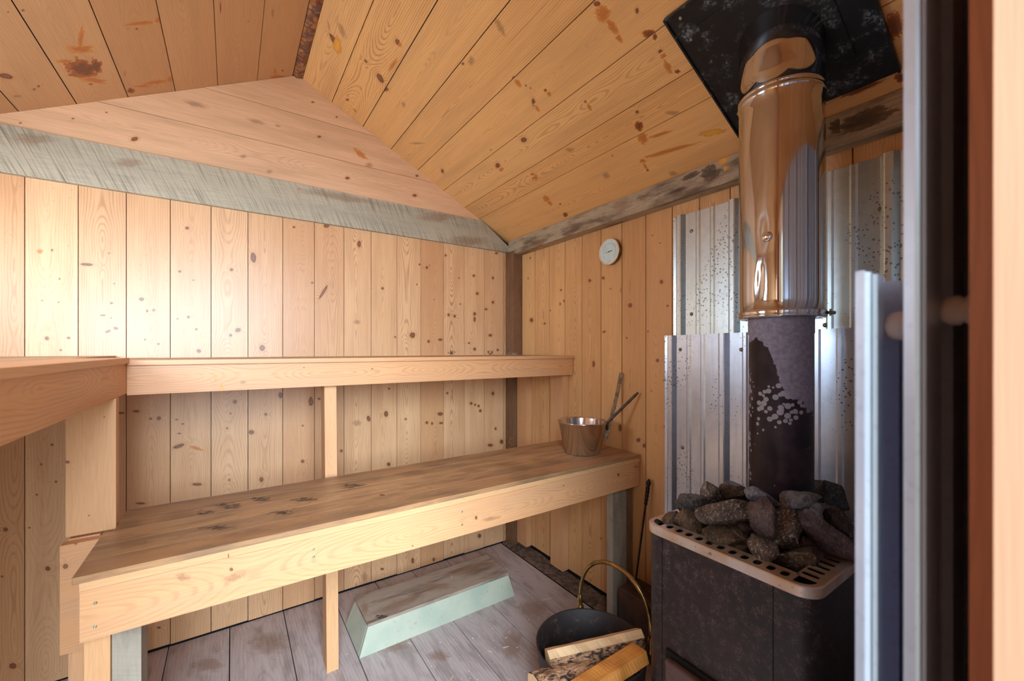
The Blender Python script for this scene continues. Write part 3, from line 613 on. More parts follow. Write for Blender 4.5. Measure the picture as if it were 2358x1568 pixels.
# upper bench along the back wall
t = thing('upper_bench', 'upper pine bench fixed along the back wall, topmost seat', 'bench', (0.6, 1.77, 1.157))
TB = 1.266
for i in range(6):
    y0 = 1.738 + i * .0995
    bar('seat_board', -.268, 1.606, y0, min(y0 + .0975, 2.246), TB - .016, TB, MW['bench_top'] if i else MW['bench'], t, 'x', 'z+', bevel=.0015)
am = marks([(560, 880, 8, 5, 3), (510, 896, 5, 14, 2), (857, 849, 2, 2, 0), (497, 870, 3, 10, 2), (700, 846, 1.5, 1.5, 0), (1245, 826, 2, 1, 0)], lambda u, v: onY(u, v, 1.75))
bar('front_apron', -.27, 1.606, 1.75, 1.788, 1.157, TB - .0165, MW['bench'], t, 'x', 'y-', am, .03)
M = Mesh(); board(M, (.318, 1.79, 0), (1, 0, 0), (-.008, 0, 1), (0, -1, 0), .045, 0.0, 1.249, .08, [], 0); M.build('leg', MW['leg'], t, .0015)
bar('leg', 1.567, 1.609, 1.79, 1.90, 0.03, 1.248, MW['leg'], t, 'z', 'x-')
bar('leg', 1.568, 1.609, 2.144, 2.246, 0.03, 1.248, MW['leg'], t, 'z', 'x-')
# left upper bench
t = thing('side_bench', 'upper pine bench running towards the camera along the left side', 'bench', (-.6, 1.2, 1.16))
for i in range(6):
    x1 = -.262 - i * .131
    o = bar('seat_board', max(x1 - .129, XL + .003), x1, .10, 2.33 if i else 1.737, 1.2575, 1.2745, MW['bench_top'] if i else MW['bench'], t, 'y', 'z+', bevel=.0015)
o = bar('seat_board', -.391, -.2685, 1.74, 2.33, 1.2495, 1.2655, MW['bench_top'], t, 'y', 'z+', bevel=.0015)
bar('front_apron', -.309, -.2705, .10, 1.748, 1.163, 1.257, MW['bench'], t, 'y', 'x+', bevel=.002)
lm = marks([(155, 1064, 7, 4, 0), (205, 1187, 2, 2, 0), (240, 960, 2, 2, 0)], lambda u, v: onY(u, v, 1.59))
bar('leg', -.367, -.268, 1.59, 1.628, 0.796, 1.162, MW['leg'], t, 'z', 'y-', lm, .02)

# lower bench
t = thing('lower_bench', 'lower pine bench with worn dark seat boards, steel pail standing on it', 'bench', (.6, 1.3, .65))
TL = 0.8035
lbm = marks([(525, 1165, 50, 16, 4), (470, 1180, 40, 10, 4), (600, 1150, 40, 10, 4), (640, 1180, 60, 10, 4), (500, 1215, 60, 10, 4), (820, 1120, 60, 12, 4), (700, 1150, 50, 8, 4), (430, 1188, 10, 5, 4), (680, 1170, 12, 4, 4), (300, 1215, 50, 20, 3, -10), (420, 1190, 60, 20, 3, -10), (1180, 1070, 60, 10, 3), (1250, 1060, 40, 8, 3), (1100, 1085, 50, 6, 3), (950, 1090, 50, 10, 3), (1210, 1078, 40, 8, 3), (1000, 1070, 40, 8, 3), (1120, 1040, 30, 8, 3), (560, 1230, 80, 8, 3, -10),
             (990, 1123, 9, 2, 4), (336, 1252, 5, 2, 4), (334, 1246, 5, 2, 4), (690, 1178, 8, 3, 4), (880, 1140, 8, 3, 0)], zp(TL))
wy = (1.730 - 1.277) / 5
for i in range(5):
    bar('seat_board', -.286 if i < 3 else -.266, 1.603, 1.277 + i * wy + .001, 1.277 + (i + 1) * wy - .001, TL - .016, TL, MW['bench_top'], t, 'x', 'z+', lbm, .022, bevel=.0018)
lm2 = marks([(526, 1280, 2, 9, 5)], lambda u, v: onY(u, v, 1.285))
bar('front_strip', -.275, 1.603, 1.281, 1.33, .7690, TL - .0165, MW['leg'], t, 'x', 'y-', lm2, .02, bevel=.001)
apm = marks([(533, 1311, 5, 5, 0, -20), (1097, 1192, 4, 5, 0), (1424, 1093, 3, 4, 0), (1298, 1118, 1.5, 2, 0), (900, 1290, 1, 1, 0), (950, 1257, 2, 2, 0), (1130, 1195, 25, 6, 3, -12), (540, 1330, 30, 12, 3, -20), (420, 1330, 20, 12, 3), (1465, 1075, 8, 6, 3), (885, 1180, 3, 2, 0)], lambda u, v: onY(u, v, 1.284))
bar('front_apron', -.275, 1.602, 1.284, 1.322, .655, .7672, MW['bench'], t, 'x', 'y-', apm, .02)
for (u, v) in ((220, 1388), (219, 1443), (722, 1265), (722, 1282), (1064, 1178), (1064, 1208), (1464, 1082), (1464, 1106)):
    p = onY(u, v, 1.284); screw(t, p, (0, -1, 0), .0035)
em = marks([(151, 1304, 8, 7, 0, -30), (174, 1250, 5, 5, 0)], lambda u, v: onY(u, v, 1.557))
bar('end_support', -.37, -.235, 1.557, 1.588, .50, .7865, MW['bench'], t, 'x', 'y-', em, .02)
bar('leg', -.276, -.233, 1.323, 1.42, 0.0, .7685, MW['leg'], t, 'z', 'y-')
bar('leg', -.232, -.180, 1.335, 1.43, 0.0, .7685, MW['grey'], t, 'z', 'y-')
bar('leg', -.362, -.30, 1.59, 1.64, 0.0, .79, MW['bench'], t, 'z', 'y-')
bar('leg', 1.465, 1.558, 1.323, 1.362, 0.0, .7685, MW['grey'], t, 'z', 'y-')
bar('leg', 1.560, 1.602, 1.323, 1.40, 0.02, .7685, MW['post'], t, 'z', 'y-')

# ------------------------------------------------------------------ step stool
t = thing('step_stool', 'low green-sided step stool with worn bare top on the floor under the benches', 'stool', (.84, 1.92, 0))
T0 = [(.487, 1.818), (1.213, 1.818), (1.213, 2.045), (.487, 2.045)]; B0 = [(.446, 1.797), (1.240, 1.797), (1.240, 2.062), (.446, 2.062)]
zt = .108
M = Mesh()
for k, (i, j) in enumerate(((0, 1), (1, 2), (2, 3), (3, 0))):
    pass
def slab(nm, a, b, inn, mat):
    M = Mesh(); a0, b0 = Vector((*B0[a], 0)), Vector((*B0[b], 0)); a1, b1 = Vector((*T0[a], zt - .001)), Vector((*T0[b], zt - .001)); n = Vector(inn) * .018
    q = [a0, b0, b1, a1]; prism(M, q, n); return M.build(nm, mat, t, .0015)
slab('front_board', 0, 1, (0, 1, 0), MT['green']); slab('back_board', 2, 3, (0, -1, 0), MT['green'])
def endb(nm, a, b, s):
    M = Mesh(); a0, b0 = Vector((*B0[a], 0)), Vector((*B0[b], 0)); a1, b1 = Vector((*T0[a], zt - .001)), Vector((*T0[b], zt - .001)); e = Vector((0, .019 * (1 if s > 0 else 1), 0))
    yl = lambda p, d: Vector((p.x, p.y + d, p.z))
    sa = .0185 if a0.y < b0.y else -.0185
    prism(M, [yl(a0, sa), yl(b0, -sa), yl(b1, -sa), yl(a1, sa)], (s * .018, 0, 0)); return M.build(nm, MT['green'], t, .001)
endb('end_board', 3, 0, 1); endb('end_board', 1, 2, -1)
M = Mesh(); tm = marks([(1080, 1310, 60, 14, 3, -15), (920, 1390, 60, 14, 3, -20), (880, 1420, 30, 10, 4), (1000, 1350, 50, 12, 3), (840, 1400, 10, 20, 3), (1120, 1300, 30, 10, 3)], zp(zt + .014))
board(M, (.4845, 1.816, zt + .014), (0, 1, 0), (1, 0, 0), (0, 0, 1), .231, 0, .731, .0138, tm, .03)
M.build('top_board', MW['stool_top'], t, .003)

# ------------------------------------------------------------------ thermometer
c = onX(1410, 581, XB); cy, cz = c.y, c.z
t = thing('wall_thermometer', 'round white dial thermometer hanging on the stove wall', 'thermometer', (XB, cy, cz))
M = Mesh(); lathe(M, [(.0001, 0.0005), (.062, .0005), (.064, .003), (.064, .022), (.060, .0235)], (XB, cy, cz), (-1, 0, 0), 56); M.build('case', MT['brass'], t)
M = Mesh(); lathe(M, [(.0645, .0215), (.0665, .0225), (.067, .0255), (.064, .0285), (.0605, .0275), (.060, .024)], (XB, cy, cz), (-1, 0, 0), 56); M.build('bezel', MT['bezel'], t)
M = Mesh(); lathe(M, [(.0602, .0238), (.0001, .0238)], (XB, cy, cz), (-1, 0, 0), 56); dial = M.build('dial', MT['dial'], t)
M = Mesh()
for k in range(61):
    an = math.radians(-225 + 4.5 * k) * 1.0; r0, r1 = .042, (.048 if k % 5 == 0 else .0455)
    d = Vector((0, math.cos(an + PI), -math.sin(an))); wv = Vector((0, math.sin(an), math.cos(an) * -1)) * .00035
    c0 = Vector((XB - .0241, cy, cz)); d = Vector((0, -math.cos(an), -math.sin(an))); n_ = Vector((0, -d.z, d.y)) * .0004
    prism(M, [c0 + d * r0 - n_, c0 + d * r1 - n_, c0 + d * r1 + n_, c0 + d * r0 + n_], (-.0002, 0, 0))
for k in range(7):
    an = math.radians(-215 + 42 * k); d = Vector((0, -math.cos(an), -math.sin(an))); p = Vector((XB - .0241, cy, cz)) + d * .0375
    for s in (-.0022, .0012): prism(M, [p + Vector((0, s, -.0018)), p + Vector((0, s + .0009, -.0018)), p + Vector((0, s + .0009, .0018)), p + Vector((0, s, .0018))], (-.0002, 0, 0))
setpar(M.build('scale_marks', MT['tick']), dial); M = Mesh()
prism(M, [Vector((XB - .0241, cy + .010, cz - .049)), Vector((XB - .0241, cy - .010, cz - .047)), Vector((XB - .0241, cy - .010, cz - .048)), Vector((XB - .0241, cy + .010, cz - .050))], (-.0002, 0, 0))
setpar(M.build('maker_line', MT['tick']), dial)
M = Mesh(); d = Vector((0, 1, .02)).normalized(); d = Vector((0, .995, -.10)); n_ = Vector((0, .10, .995)); c0 = Vector((XB - .0252, cy, cz))
prism(M, [c0 + d * .036, c0 + d * .0 + n_ * .0011, c0 - d * .021 + n_ * .0019, c0 - d * .021 - n_ * .0019, c0 - n_ * .0011], (-.0006, 0, 0)); lathe(M, [(.003, -.001), (.003, .0012), (.0001, .0014)], c0, (-1, 0, 0), 14)
M.build('needle', MT['black'], t)

# ------------------------------------------------------------------ corrugated sheets
def profile(width, start=0.012, lip=False):
    """(across, out) of ribbed roofing steel: a tall rib every 229 mm, two low ribs between"""
    pts = [(0, 0.0), (.004, .004), (.006, .010)]; x = start; pts = [(0, .002)]
    if lip: pts = [(0, 0), (.003, .007), (.010, .007), (.013, .0), (.019, .0), (.022, .006), (.029, .006), (.032, 0)] + ([] if x > .03 else []); x = max(x, .04)
    while x < width:
        pts += [(x, .0), (x + .012, .017), (x + .016, .019), (x + .030, .019), (x + .034, .017), (x + .046, .0)]
        for q in (.092, .154): pts += [(x + q, 0), (x + q + .006, .0035), (x + q + .016, .0035), (x + q + .022, 0)]
        x += .2286
    pts = [p for p in pts if p[0] < width]; pts.append((width, .0)); return pts
def sheet(name, o, A, N, width, h0, h1, mat, label, group=None, start=.012, screws=(), tilt=0.0, lip=False):
    o, A, N = Vector(o), Vector(A), Vector(N); Z = Vector((0, 0, 1)); pr = profile(width, start, lip)
    M = Mesh(); vs = []
    for (a, h) in pr:
        for zz in (h0, h1): vs.append(o + A * a + N * (h + .001) + Z * (zz + (tilt * a if zz == h1 else 0)))
    th = N * -.0008; n = len(pr); vs2 = [p + th for p in vs]
    fl = A.cross(Z).dot(N) < 0
    fs = [[2 * i, 2 * i + 2, 2 * i + 3, 2 * i + 1] for i in range(n - 1)]; bs = [[q + 2 * n for q in f][::-1] for f in fs]
    if fl: fs = [f[::-1] for f in fs]; bs = [f[::-1] for f in bs]
    ed = []
    for i in range(n - 1):
        ed.append([2 * i, 2 * n + 2 * i, 2 * n + 2 * i + 2, 2 * i + 2]); ed.append([2 * i + 1, 2 * i + 3, 2 * n + 2 * i + 3, 2 * n + 2 * i + 1])
    ed += [[0, 1, 2 * n + 1, 2 * n], [2 * n - 2, 4 * n - 2, 4 * n - 1, 2 * n - 1]]
    M.add(vs + vs2, fs + bs + ed)
    ob = M.build(name, mat); tag(ob, label, 'metal sheet', group)
    for (a, z) in screws: screw(ob, o + A * a + N * .0015 + Z * z, N, .0045, washer=True)
    return ob
sheet('corrugated_sheet', (XB - .002, 1.102, 0), (0, -1, 0), (-1, 0, 0), .96, 1.30, 1.878, MT['galv_d'], 'upper galvanised ribbed sheet screwed to the wall behind the shiny chimney', screws=((.085, 1.80), (.70, 1.72), (.085, 1.45), (.56, 1.38)))
sheet('corrugated_sheet', (XB - .024, 1.130, 0), (0, -1, 0), (-1, 0, 0), .98, .05, 1.361, MT['galv'], 'lower galvanised ribbed sheet, spattered, standing behind the stove', screws=((.075, 1.30), (.33, 1.30), (.085, .885), (.75, 1.31)), tilt=.01)
sh1 = sheet('corrugated_sheet', (.449, .1225, 0), (1, 0, 0), (0, 1, 0), 1.10, .05, 1.368, MT['galv_n'], 'short near galvanised sheet seen edge-on, between stove and doorway', start=.05, lip=True)
sh2 = sheet('corrugated_sheet', (.451, .0915, 0), (1, 0, 0), (0, 1, 0), 1.10, .02, 1.97, MT['galv_n'], 'tall near galvanised sheet seen edge-on beside the door post', start=.085, lip=True)
def spacer(par, x, y0, y1, z):
    M = Mesh(); L = y1 - y0
    lathe(M, [(.0001, 0), (.0095, 0), (.0125, L * .15), (.0135, L * .4), (.0105, L * .5), (.0135, L * .6), (.0125, L * .85), (.0095, L), (.0001, L)], (x, y0, z), (0, 1, 0), 24); M.build('spacer', MT['spacer'], par)
spacer(sh1, .508, .0935, .1225, 1.322); spacer(sh2, .538, .0635, .0915, 1.335)

# ------------------------------------------------------------------ stove
SX0, SX1, SY0, SY1, SZ = 1.0, 1.50, .353, .789, .797
def rrect(x0, x1, y0, y1, r, z, n=6):
    out = []
    for (cx, cy_, a0) in ((x1 - r, y1 - r, 0), (x0 + r, y1 - r, 90), (x0 + r, y0 + r, 180), (x1 - r, y0 + r, 270)):
        for k in range(n + 1):
            a = math.radians(a0 + 90 * k / n); out.append(Vector((cx + r * math.cos(a), cy_ + r * math.sin(a), z)))
    return out
def ring_walls(M, loops, mi=0, smooth=False, close=True):
    n = len(loops[0]); vs = [p for lp in loops for p in lp]; fs = []
    for i in range(len(loops) - 1):
        for k in range(n): fs.append([i * n + k, i * n + (k + 1) % n, (i + 1) * n + (k + 1) % n, (i + 1) * n + k])
    M.add(vs, fs, mi=mi, smooth=smooth)
t = thing('sauna_stove', 'black wood-fired sauna stove with slotted steel rim holding rocks', 'stove', (1.25, .571, 0))
rr = lambda z, d=0.0, r=.045: rrect(SX0 + d, SX1 - d, SY0 + d, SY1 - d, max(r - d, .004), z)
M = Mesh(); ring_walls(M, [rr(.02, .006), rr(SZ - .022, .006)], smooth=False)
ring_walls(M, [rr(SZ - .022, .006), rr(SZ - .022, .010)])
M.add(rr(.02, .006), [list(range(28))[::-1]])
body = M.build('body', MT['stove'], t)
for p in body.data.polygons: p.use_smooth = True
# seams of the front casing: narrow dark recess strips
M = Mesh()
for (u, v) in ((1525, 1350), (1780, 1450)):
    p = onX(u, v, SX0 + .006); box(M, SX0 + .0050, SX0 + .0065, p.y - .0009, p.y + .0009, .03, SZ - .022)
M.build('seam', MT['dark'], t)
M = Mesh(); y1_ = onX(1533, 1500, SX0).y; y0_ = onX(1800, 1600, SX0).y
box(M, SX0 - .001, SX0 + .0058, y0_, y1_, .13, .468); M.build('door_recess', MT['dark'], t)
M = Mesh(); box(M, SX0 - .020, SX0 - .0012, y0_ + .008, y1_ - .010, .14, .455); dr = M.build('door', MT['stove_d'], t, .005)
M = Mesh(); box(M, SX0 - .0235, SX0 - .0202, y0_ + .04, y1_ - .045, .18, .415); setpar(M.build('door_glass', MT['dark'], None, .002), dr)
# rim: outer band, slotted top, inner lip
M = Mesh(); hb = .024
ring_walls(M, [rr(SZ - hb, .004), rr(SZ - hb)]); ring_walls(M, [rr(SZ - hb), rr(SZ - .0022)], smooth=True); ring_walls(M, [rr(SZ - .0022), rr(SZ, .003)])
rim_top_in = .058
def topface(x0, x1, y0, y1, holes, horizontal):
    """flat strip with rectangular slots cut through; holes = (a0, a1, b0, b1) along/across"""
    pass
import itertools
def slot_strip(bm_name, x0, x1, y0, y1, slots, z, th=.002):
    """strip [x0,x1]x[y0,y1] with oblong slots"""
    bm = bmesh.new()
    outer = [bm.verts.new((x, y, z)) for x, y in ((x0, y0), (x1, y0), (x1, y1), (x0, y1))]
    ed = [bm.edges.new((outer[i], outer[(i + 1) % 4])) for i in range(4)]
    for (a0, a1, b0, b1) in slots:
        r = min(a1 - a0, b1 - b0) * .42; lp = []
        for (cx, cy_, an) in ((a1 - r, b1 - r, 0), (a0 + r, b1 - r, 90), (a0 + r, b0 + r, 180), (a1 - r, b0 + r, 270)):
            for k in range(4):
                q = math.radians(an + 30 * k); lp.append(bm.verts.new((cx + r * math.cos(q), cy_ + r * math.sin(q), z)))
        ed += [bm.edges.new((lp[i], lp[(i + 1) % len(lp)])) for i in range(len(lp))]
    bmesh.ops.triangle_fill(bm, use_beauty=True, use_dissolve=False, edges=ed, normal=(0, 0, 1))
    vs = [v.co.copy() for v in bm.verts]; bm.verts.index_update(); fs = [[v.index for v in f.verts] for f in bm.faces]; bm.free()
    n = len(vs); M.add(vs, fs); M.add([v - Vector((0, 0, th)) for v in vs], [f[::-1] for f in fs])
w_ = .056; q = .003
# front strip (towards -x): squarish slots; side strips: long slots
nf = 11; y_a, y_b = SY0 + w_ + .0, SY1 - w_
slots = [(SX0 + .014, SX0 + .014 + .027, y_a + (y_b - y_a) * (k + .22) / nf, y_a + (y_b - y_a) * (k + .78) / nf) for k in range(nf)]
slot_strip('a', SX0 + .014, SX0 + w_, y_a, y_b, [(a0 + .004, a1 + .002, b0, b1) for a0, a1, b0, b1 in slots], SZ)
slot_strip('a', SX1 - w_, SX1 - .014, y_a, y_b, [], SZ)
nn = 13; xa, xb_ = SX0 + w_, SX1 - w_
for (ya, yb2) in ((SY0 + .014, SY0 + w_), (SY1 - w_, SY1 - .014)):
    slot_strip('a', xa, xb_, ya, yb2, [(xa + (xb_ - xa) * (k + .22) / nn, xa + (xb_ - xa) * (k + .72) / nn, ya + .004, yb2 - .003) for k in range(nn)], SZ)
def corner(cx, cy_, ax_, ay_):
    M.add([Vector((cx, cy_, SZ)), Vector((cx + ax_ * .014, cy_, SZ)), Vector((cx, cy_ + ay_ * .014, SZ))], [[0, 1, 2]])
o1, o2 = rr(SZ, .003), rrect(SX0 + .014, SX1 - .014, SY0 + .014, SY1 - .014, .030, SZ)
ring_walls(M, [o1, o2])
# thin strips joining the strips across the open corners
for (cx, cy_) in ((SX0, SY0), (SX1, SY0), (SX1, SY1), (SX0, SY1)):
    sx_ = 1 if cx == SX0 else -1; sy_ = 1 if cy_ == SY0 else -1
    x_in, y_in = cx + sx_ * w_, cy_ + sy_ * w_
    box(M, min(x_in, x_in - sx_ * .006), max(x_in, x_in - sx_ * .006), min(cy_ + sy_ * .014, y_in), max(cy_ + sy_ * .014, y_in), SZ - .002, SZ)
    box(M, min(cx + sx_ * .014, x_in), max(cx + sx_ * .014, x_in), min(y_in, y_in - sy_ * .006), max(y_in, y_in - sy_ * .006), SZ - .002, SZ)
i1, i2 = rrect(SX0 + w_, SX1 - w_, SY0 + w_, SY1 - w_, .004, SZ), rrect(SX0 + w_, SX1 - w_, SY0 + w_, SY1 - w_, .004, SZ - .003)
ring_walls(M, [i1, i2])
rim = M.build('top_rim', MT['rim'], t)
screw(rim, (SX0 - .0002, onX(1635, 1272, SX0).y, SZ - .012), (-1, 0, 0), .004)
M = Mesh(); M.add(rr(SZ - .05, .011), [list(range(28))]); M.add(rr(SZ - .05, .0112) + rr(SZ - .024, .0112), [[k, 28 + k, 28 + (k + 1) % 28, (k + 1) % 28] for k in range(28)]); M.build('rock_basket', MT['dark'], t)

# flue and chimney
PX, PY = 1.28, .5385
t = thing('flue_pipe', 'black stove pipe with flaking grey paint rising out of the rocks', 'pipe', (PX, PY, 0))
M = Mesh(); lathe(M, [(.078, SZ - .045), (.078, 1.343), (.0795, 1.345), (.0795, 1.45)], (0, 0, 0), seg=64); M.v = [(a + PX, b + PY, c_) for a, b, c_ in M.v]
M.build('pipe', MT['flue'], t, loc=(PX, PY, 0))
M = Mesh(); p = onX(1762, 1090, 0); 
t = thing('chimney_pipe', 'shiny polished steel chimney pipe going up through the ceiling', 'chimney', (PX, PY, 1.4))
R_ = .1025; M = Mesh(); Z0 = 1.386
zc = lambda r: ceil_z(PX) + .06
prof = [(.082, Z0 + .004), (.1035, Z0), (.1065, Z0 + .003), (.1065, Z0 + .008), (.1045, Z0 + .011), (.107, Z0 + .016), (.1045, Z0 + .021), (R_, Z0 + .024)] + [(R_, Z0 + .024 + (1.985 - Z0 - .024) * k / 24) for k in range(1, 25)] + \
       [(.1045, 1.990), (.106, 1.994), (.1045, 1.998), (R_ + .0005, 2.001), (.1045, 2.004), (.1055, 2.008), (.1045, 2.011), (R_, 2.014), (R_, 2.05), (R_, 2.10), (R_, 2.30), (R_ - .004, 2.30)]
lathe(M, prof, (0, 0, 0), seg=96)
# shallow dents on the side facing the door
def dent(p):
    x, y, z = p; r = math.hypot(x, y)
    if r < .101: return p
    an = math.atan2(y, x); d = 0
    for (a0, z0, sa, sz, dp) in ((math.radians(180), 1.62, .10, .030, -.004), (math.radians(176), 1.50, .06, .02, -.006), (math.radians(174), 1.46, .10, .025, -.004), (math.radians(168), 1.82, .25, .10, -.002)):
        da = (an - a0 + PI) % (2 * PI) - PI; d += dp * math.exp(-(da / sa) ** 2 - ((z - z0) / sz) ** 2)
    k = (r + d) / r; return (x * k, y * k, z)
M.v = [dent(p) for p in M.v]; M.v = [(a + PX, b + PY, min(c_, ceil_z(a + PX) - .0178)) for a, b, c_ in M.v]
pipe = M.build('pipe', MT['chrome'], t, loc=(PX, PY, 1.4))
M = Mesh(); r0 = ray(1741, 528); an = math.radians(186)
for (an, z) in ((math.radians(186), 1.6),):
    c = Vector((PX + .1022 * math.cos(an), PY + .1022 * math.sin(an), z)); lathe(M, [(.014, -.002), (.013, .002), (.008, .005), (.0001, .006)], c, (math.cos(an), math.sin(an), 0), 20)
M.build('button', MT['pail'], t)
M = Mesh(); an = math.radians(-75); c = Vector((PX + .107 * math.cos(an), PY + .107 * math.sin(an), Z0 + .012))
tube(M, [c + Vector((-.002, 0, 0)), c + Vector((.014, -.010, 0))], [.004, .005], 10); tube(M, [c + Vector((.006, -.004, -.008)), c + Vector((.006, -.004, .010))], .003, 8); M.build('clamp_bolt', MT['screw'], t)
# black ceiling plate
t = thing('ceiling_plate', 'black steel plate around the chimney where it passes the ceiling', 'metal plate', (1.28, .54, 2.1))
def cp(x, y, off): return Vector((x, y, RZ + KR * (x - RX))) + nR * off
def slab_c(M, x0, x1, y0, y1, o0, o1, hole=None):
    a = [cp(x0, y0, o1), cp(x1, y0, o1), cp(x1, y1, o1), cp(x0, y1, o1)]; prism(M, a, nR * (o0 - o1))
M = Mesh(); slab_c(M, 1.058, 1.492, .330, .757, .002, .012); M.build('plate', MT['plate'], t, .002)
M = Mesh(); slab_c(M, 1.12, 1.40, .400, .700, .0125, .0155); M.build('collar_plate', MT['plate'], t, .001)
M = Mesh()
for (x0, x1, y0, y1) in ((1.058, 1.492, .330, .336), (1.058, 1.492, .751, .757), (1.058, 1.064, .336, .751)): slab_c(M, x0, x1, y0, y1, .0125, .018)
M.build('folded_edge', MT['plate'], t, .001)
for (u, v) in ((1591, 91), (1567, 42), (1905, 208), (1700, 262)):
    p = on(u, v, nR, dR + .013); screw(t, p, nR, .005)

# ------------------------------------------------------------------ sauna rocks
def rock(u, v, wpx, hpx, z, rot, mat, label, seed, depth=None, wedge=0):
    p = onZ(u, v, z); f = p.x * SI + p.y * CO; k = f / F
    rnd = random.Random(seed)
    sx_, sz_ = wpx * k / 2 * 1.0, hpx * k / 2 * 1.12; sy_ = depth or (sx_ + sz_) / 2 * .9
    bm = bmesh.new()
    for i in range(17):
        d = Vector((rnd.gauss(0, 1), rnd.gauss(0, 1), rnd.gauss(0, 1))).normalized() * rnd.uniform(.92, 1.25)
        bm.verts.new((d.x, d.y, d.z))
    r = bmesh.ops.convex_hull(bm, input=bm.verts)
    bmesh.ops.delete(bm, geom=list({g_ for g_ in r['geom_interior'] + r['geom_unused'] if isinstance(g_, bmesh.types.BMVert)}), context='VERTS')
    bmesh.ops.bevel(bm, geom=list(bm.edges), offset=.07, segments=1, affect='EDGES', profile=.6)
    bmesh.ops.triangulate(bm, faces=bm.faces); bmesh.ops.subdivide_edges(bm, edges=[e for e in bm.edges if e.calc_length() > .22], cuts=2, use_grid_fill=True)
    bmesh.ops.triangulate(bm, faces=bm.faces)
    for v_ in bm.verts:
        q_ = v_.co * 1.8 + Vector((seed * 3.1, 0, 0)); v_.co += v_.co.normalized() * (.12 * mnoise.noise(q_) + .06 * mnoise.noise(q_ * 3.1) + .03 * mnoise.noise(q_ * 7.3))
    rightv = Vector((CO, -SI, 0)); fw_ = Vector((SI, CO, 0)); up = Vector((0, 0, 1)); a = math.radians(-rot)
    R = rightv * math.cos(a) + up * math.sin(a); U_ = -rightv * math.sin(a) + up * math.cos(a)
    tl = math.radians(-24); U2 = U_ * math.cos(tl) - fw_ * math.sin(tl); F2 = fw_ * math.cos(tl) + U_ * math.sin(tl)
    me = bpy.data.meshes.new('sauna_rock'); bm.to_mesh(me); bm.free()
    for i in range(3):
        lo_, hi_ = min(v_.co[i] for v_ in me.vertices), max(v_.co[i] for v_ in me.vertices)
        for v_ in me.vertices: v_.co[i] = (v_.co[i] - (lo_ + hi_) / 2) / ((hi_ - lo_) / 2)
    mx = [1, 1, 1]
    for v_ in me.vertices: v_.co = R * (v_.co.x / mx[0] * sx_ * 1.06) + F2 * (v_.co.y / mx[1] * sy_) + U2 * (v_.co.z / mx[2] * sz_ * .98)
    for p_ in me.polygons: p_.use_smooth = True
    me.set_sharp_from_angle(angle=.38)
    me.materials.append(mat)
    o = bpy.data.objects.new('sauna_rock', me); COL.objects.link(o); o.location = p
    return tag(o, label, 'rock', 'rocks on the stove')
RK = [
 (1635, 1140, 50, 56, .862, 0, 4, 'grey speckled rock at the back left of the pile beside a brown one'),
 (1684, 1133, 74, 50, .862, 8, 1, 'reddish-brown rock at the back of the pile, left of the black pipe'),
 (1592, 1160, 70, 44, .845, -5, 0, 'rounded dark grey rock at the far left top of the pile'),
 (1665, 1182, 132, 52, .858, -2, 4, 'long flat-topped slab rock, widest on the pile'),
 (1592, 1206, 72, 58, 0.804, 10, 1, 'brown rock at the left edge below the rounded grey rock'),
 (1548, 1198, 46, 34, 0.800, -20, 1, 'small brown rock, outermost at the left rim corner'),
 (1682, 1233, 118, 54, 0.803, 5, 1, 'wide brown rock at the front left, below the long slab'),
 (1722, 1215, 64, 36, 0.826, 28, 5, 'small slanting grey-brown rock under the right end of the long slab'),
 (1763, 1190, 76, 90, 0.884, 6, 5, 'smooth purplish rock in the middle of the pile'),
 (1822, 1212, 92, 90, 0.868, 0, 4, 'angular sparkling grey rock right of the smooth purplish one'),
 (1758, 1145, 86, 32, 0.924, 22, 3, 'pale blue-grey slab rock leaning at the foot of the black pipe'),
 (1838, 1154, 86, 42, 0.914, 5, 3, 'blue-grey block rock in front of the black pipe'),
 (1906, 1150, 80, 60, .865, 35, 2, 'dark jagged rock at the back right, topmost there'),
 (1892, 1176, 66, 54, .845, 20, 3, 'blue-grey jagged rock below the dark back right rock'),
 (1940, 1214, 80, 82, .838, -10, 2, 'dark smooth block rock at the far right rim'),
 (1906, 1240, 168, 44, 0.846, 43, 5, 'long narrow dark rock pointing down towards the right rim corner'),
 (1866, 1196, 74, 66, 0.876, 30, 3, 'grey-blue rock half hidden behind the long narrow rock'),
 (1770, 1271, 90, 66, 0.804, 14, 4, 'light brown-grey rock at the front, nearest the rim slots'),
 (1840, 1284, 92, 66, 0.800, 15, 1, 'brown-grey rock with a pale vein at the front corner'),
 (1712, 1264, 54, 30, 0.783, 5, 1, 'small low brown rock between the two front rocks at the rim'),
 (1872, 1268, 66, 52, 0.798, 10, 5, 'dark reddish rock tucked under the long narrow rock'),
 (1722, 1150, 60, 34, .838, 10, 0, 'grey rock half buried behind the long slab'),
 (1578, 1150, 34, 26, .846, 0, 1, 'tiny brown rock peeking up at the far left back'),
 (1640, 1232, 60, 34, 0.780, 0, 2, 'low dark rock wedged under the brown left rocks'),
 (1795, 1242, 60, 40, 0.782, 0, 2, 'low dark rock wedged under the sparkling grey rock'),
 (1890, 1222, 80, 50, 0.790, 0, 2, 'low dark rock wedged behind the long narrow rock'),
 (1860, 1305, 44, 22, 0.782, 0, 2, 'tiny dark rock at the front corner under the veined rock'),
]
for i, (u, v, a, b, z, ro, m_, lb) in enumerate(RK): rock(u, v, a, b, z, ro, ST[m_], lb, 11 + i * 7, depth=.032 if i > 22 else None)

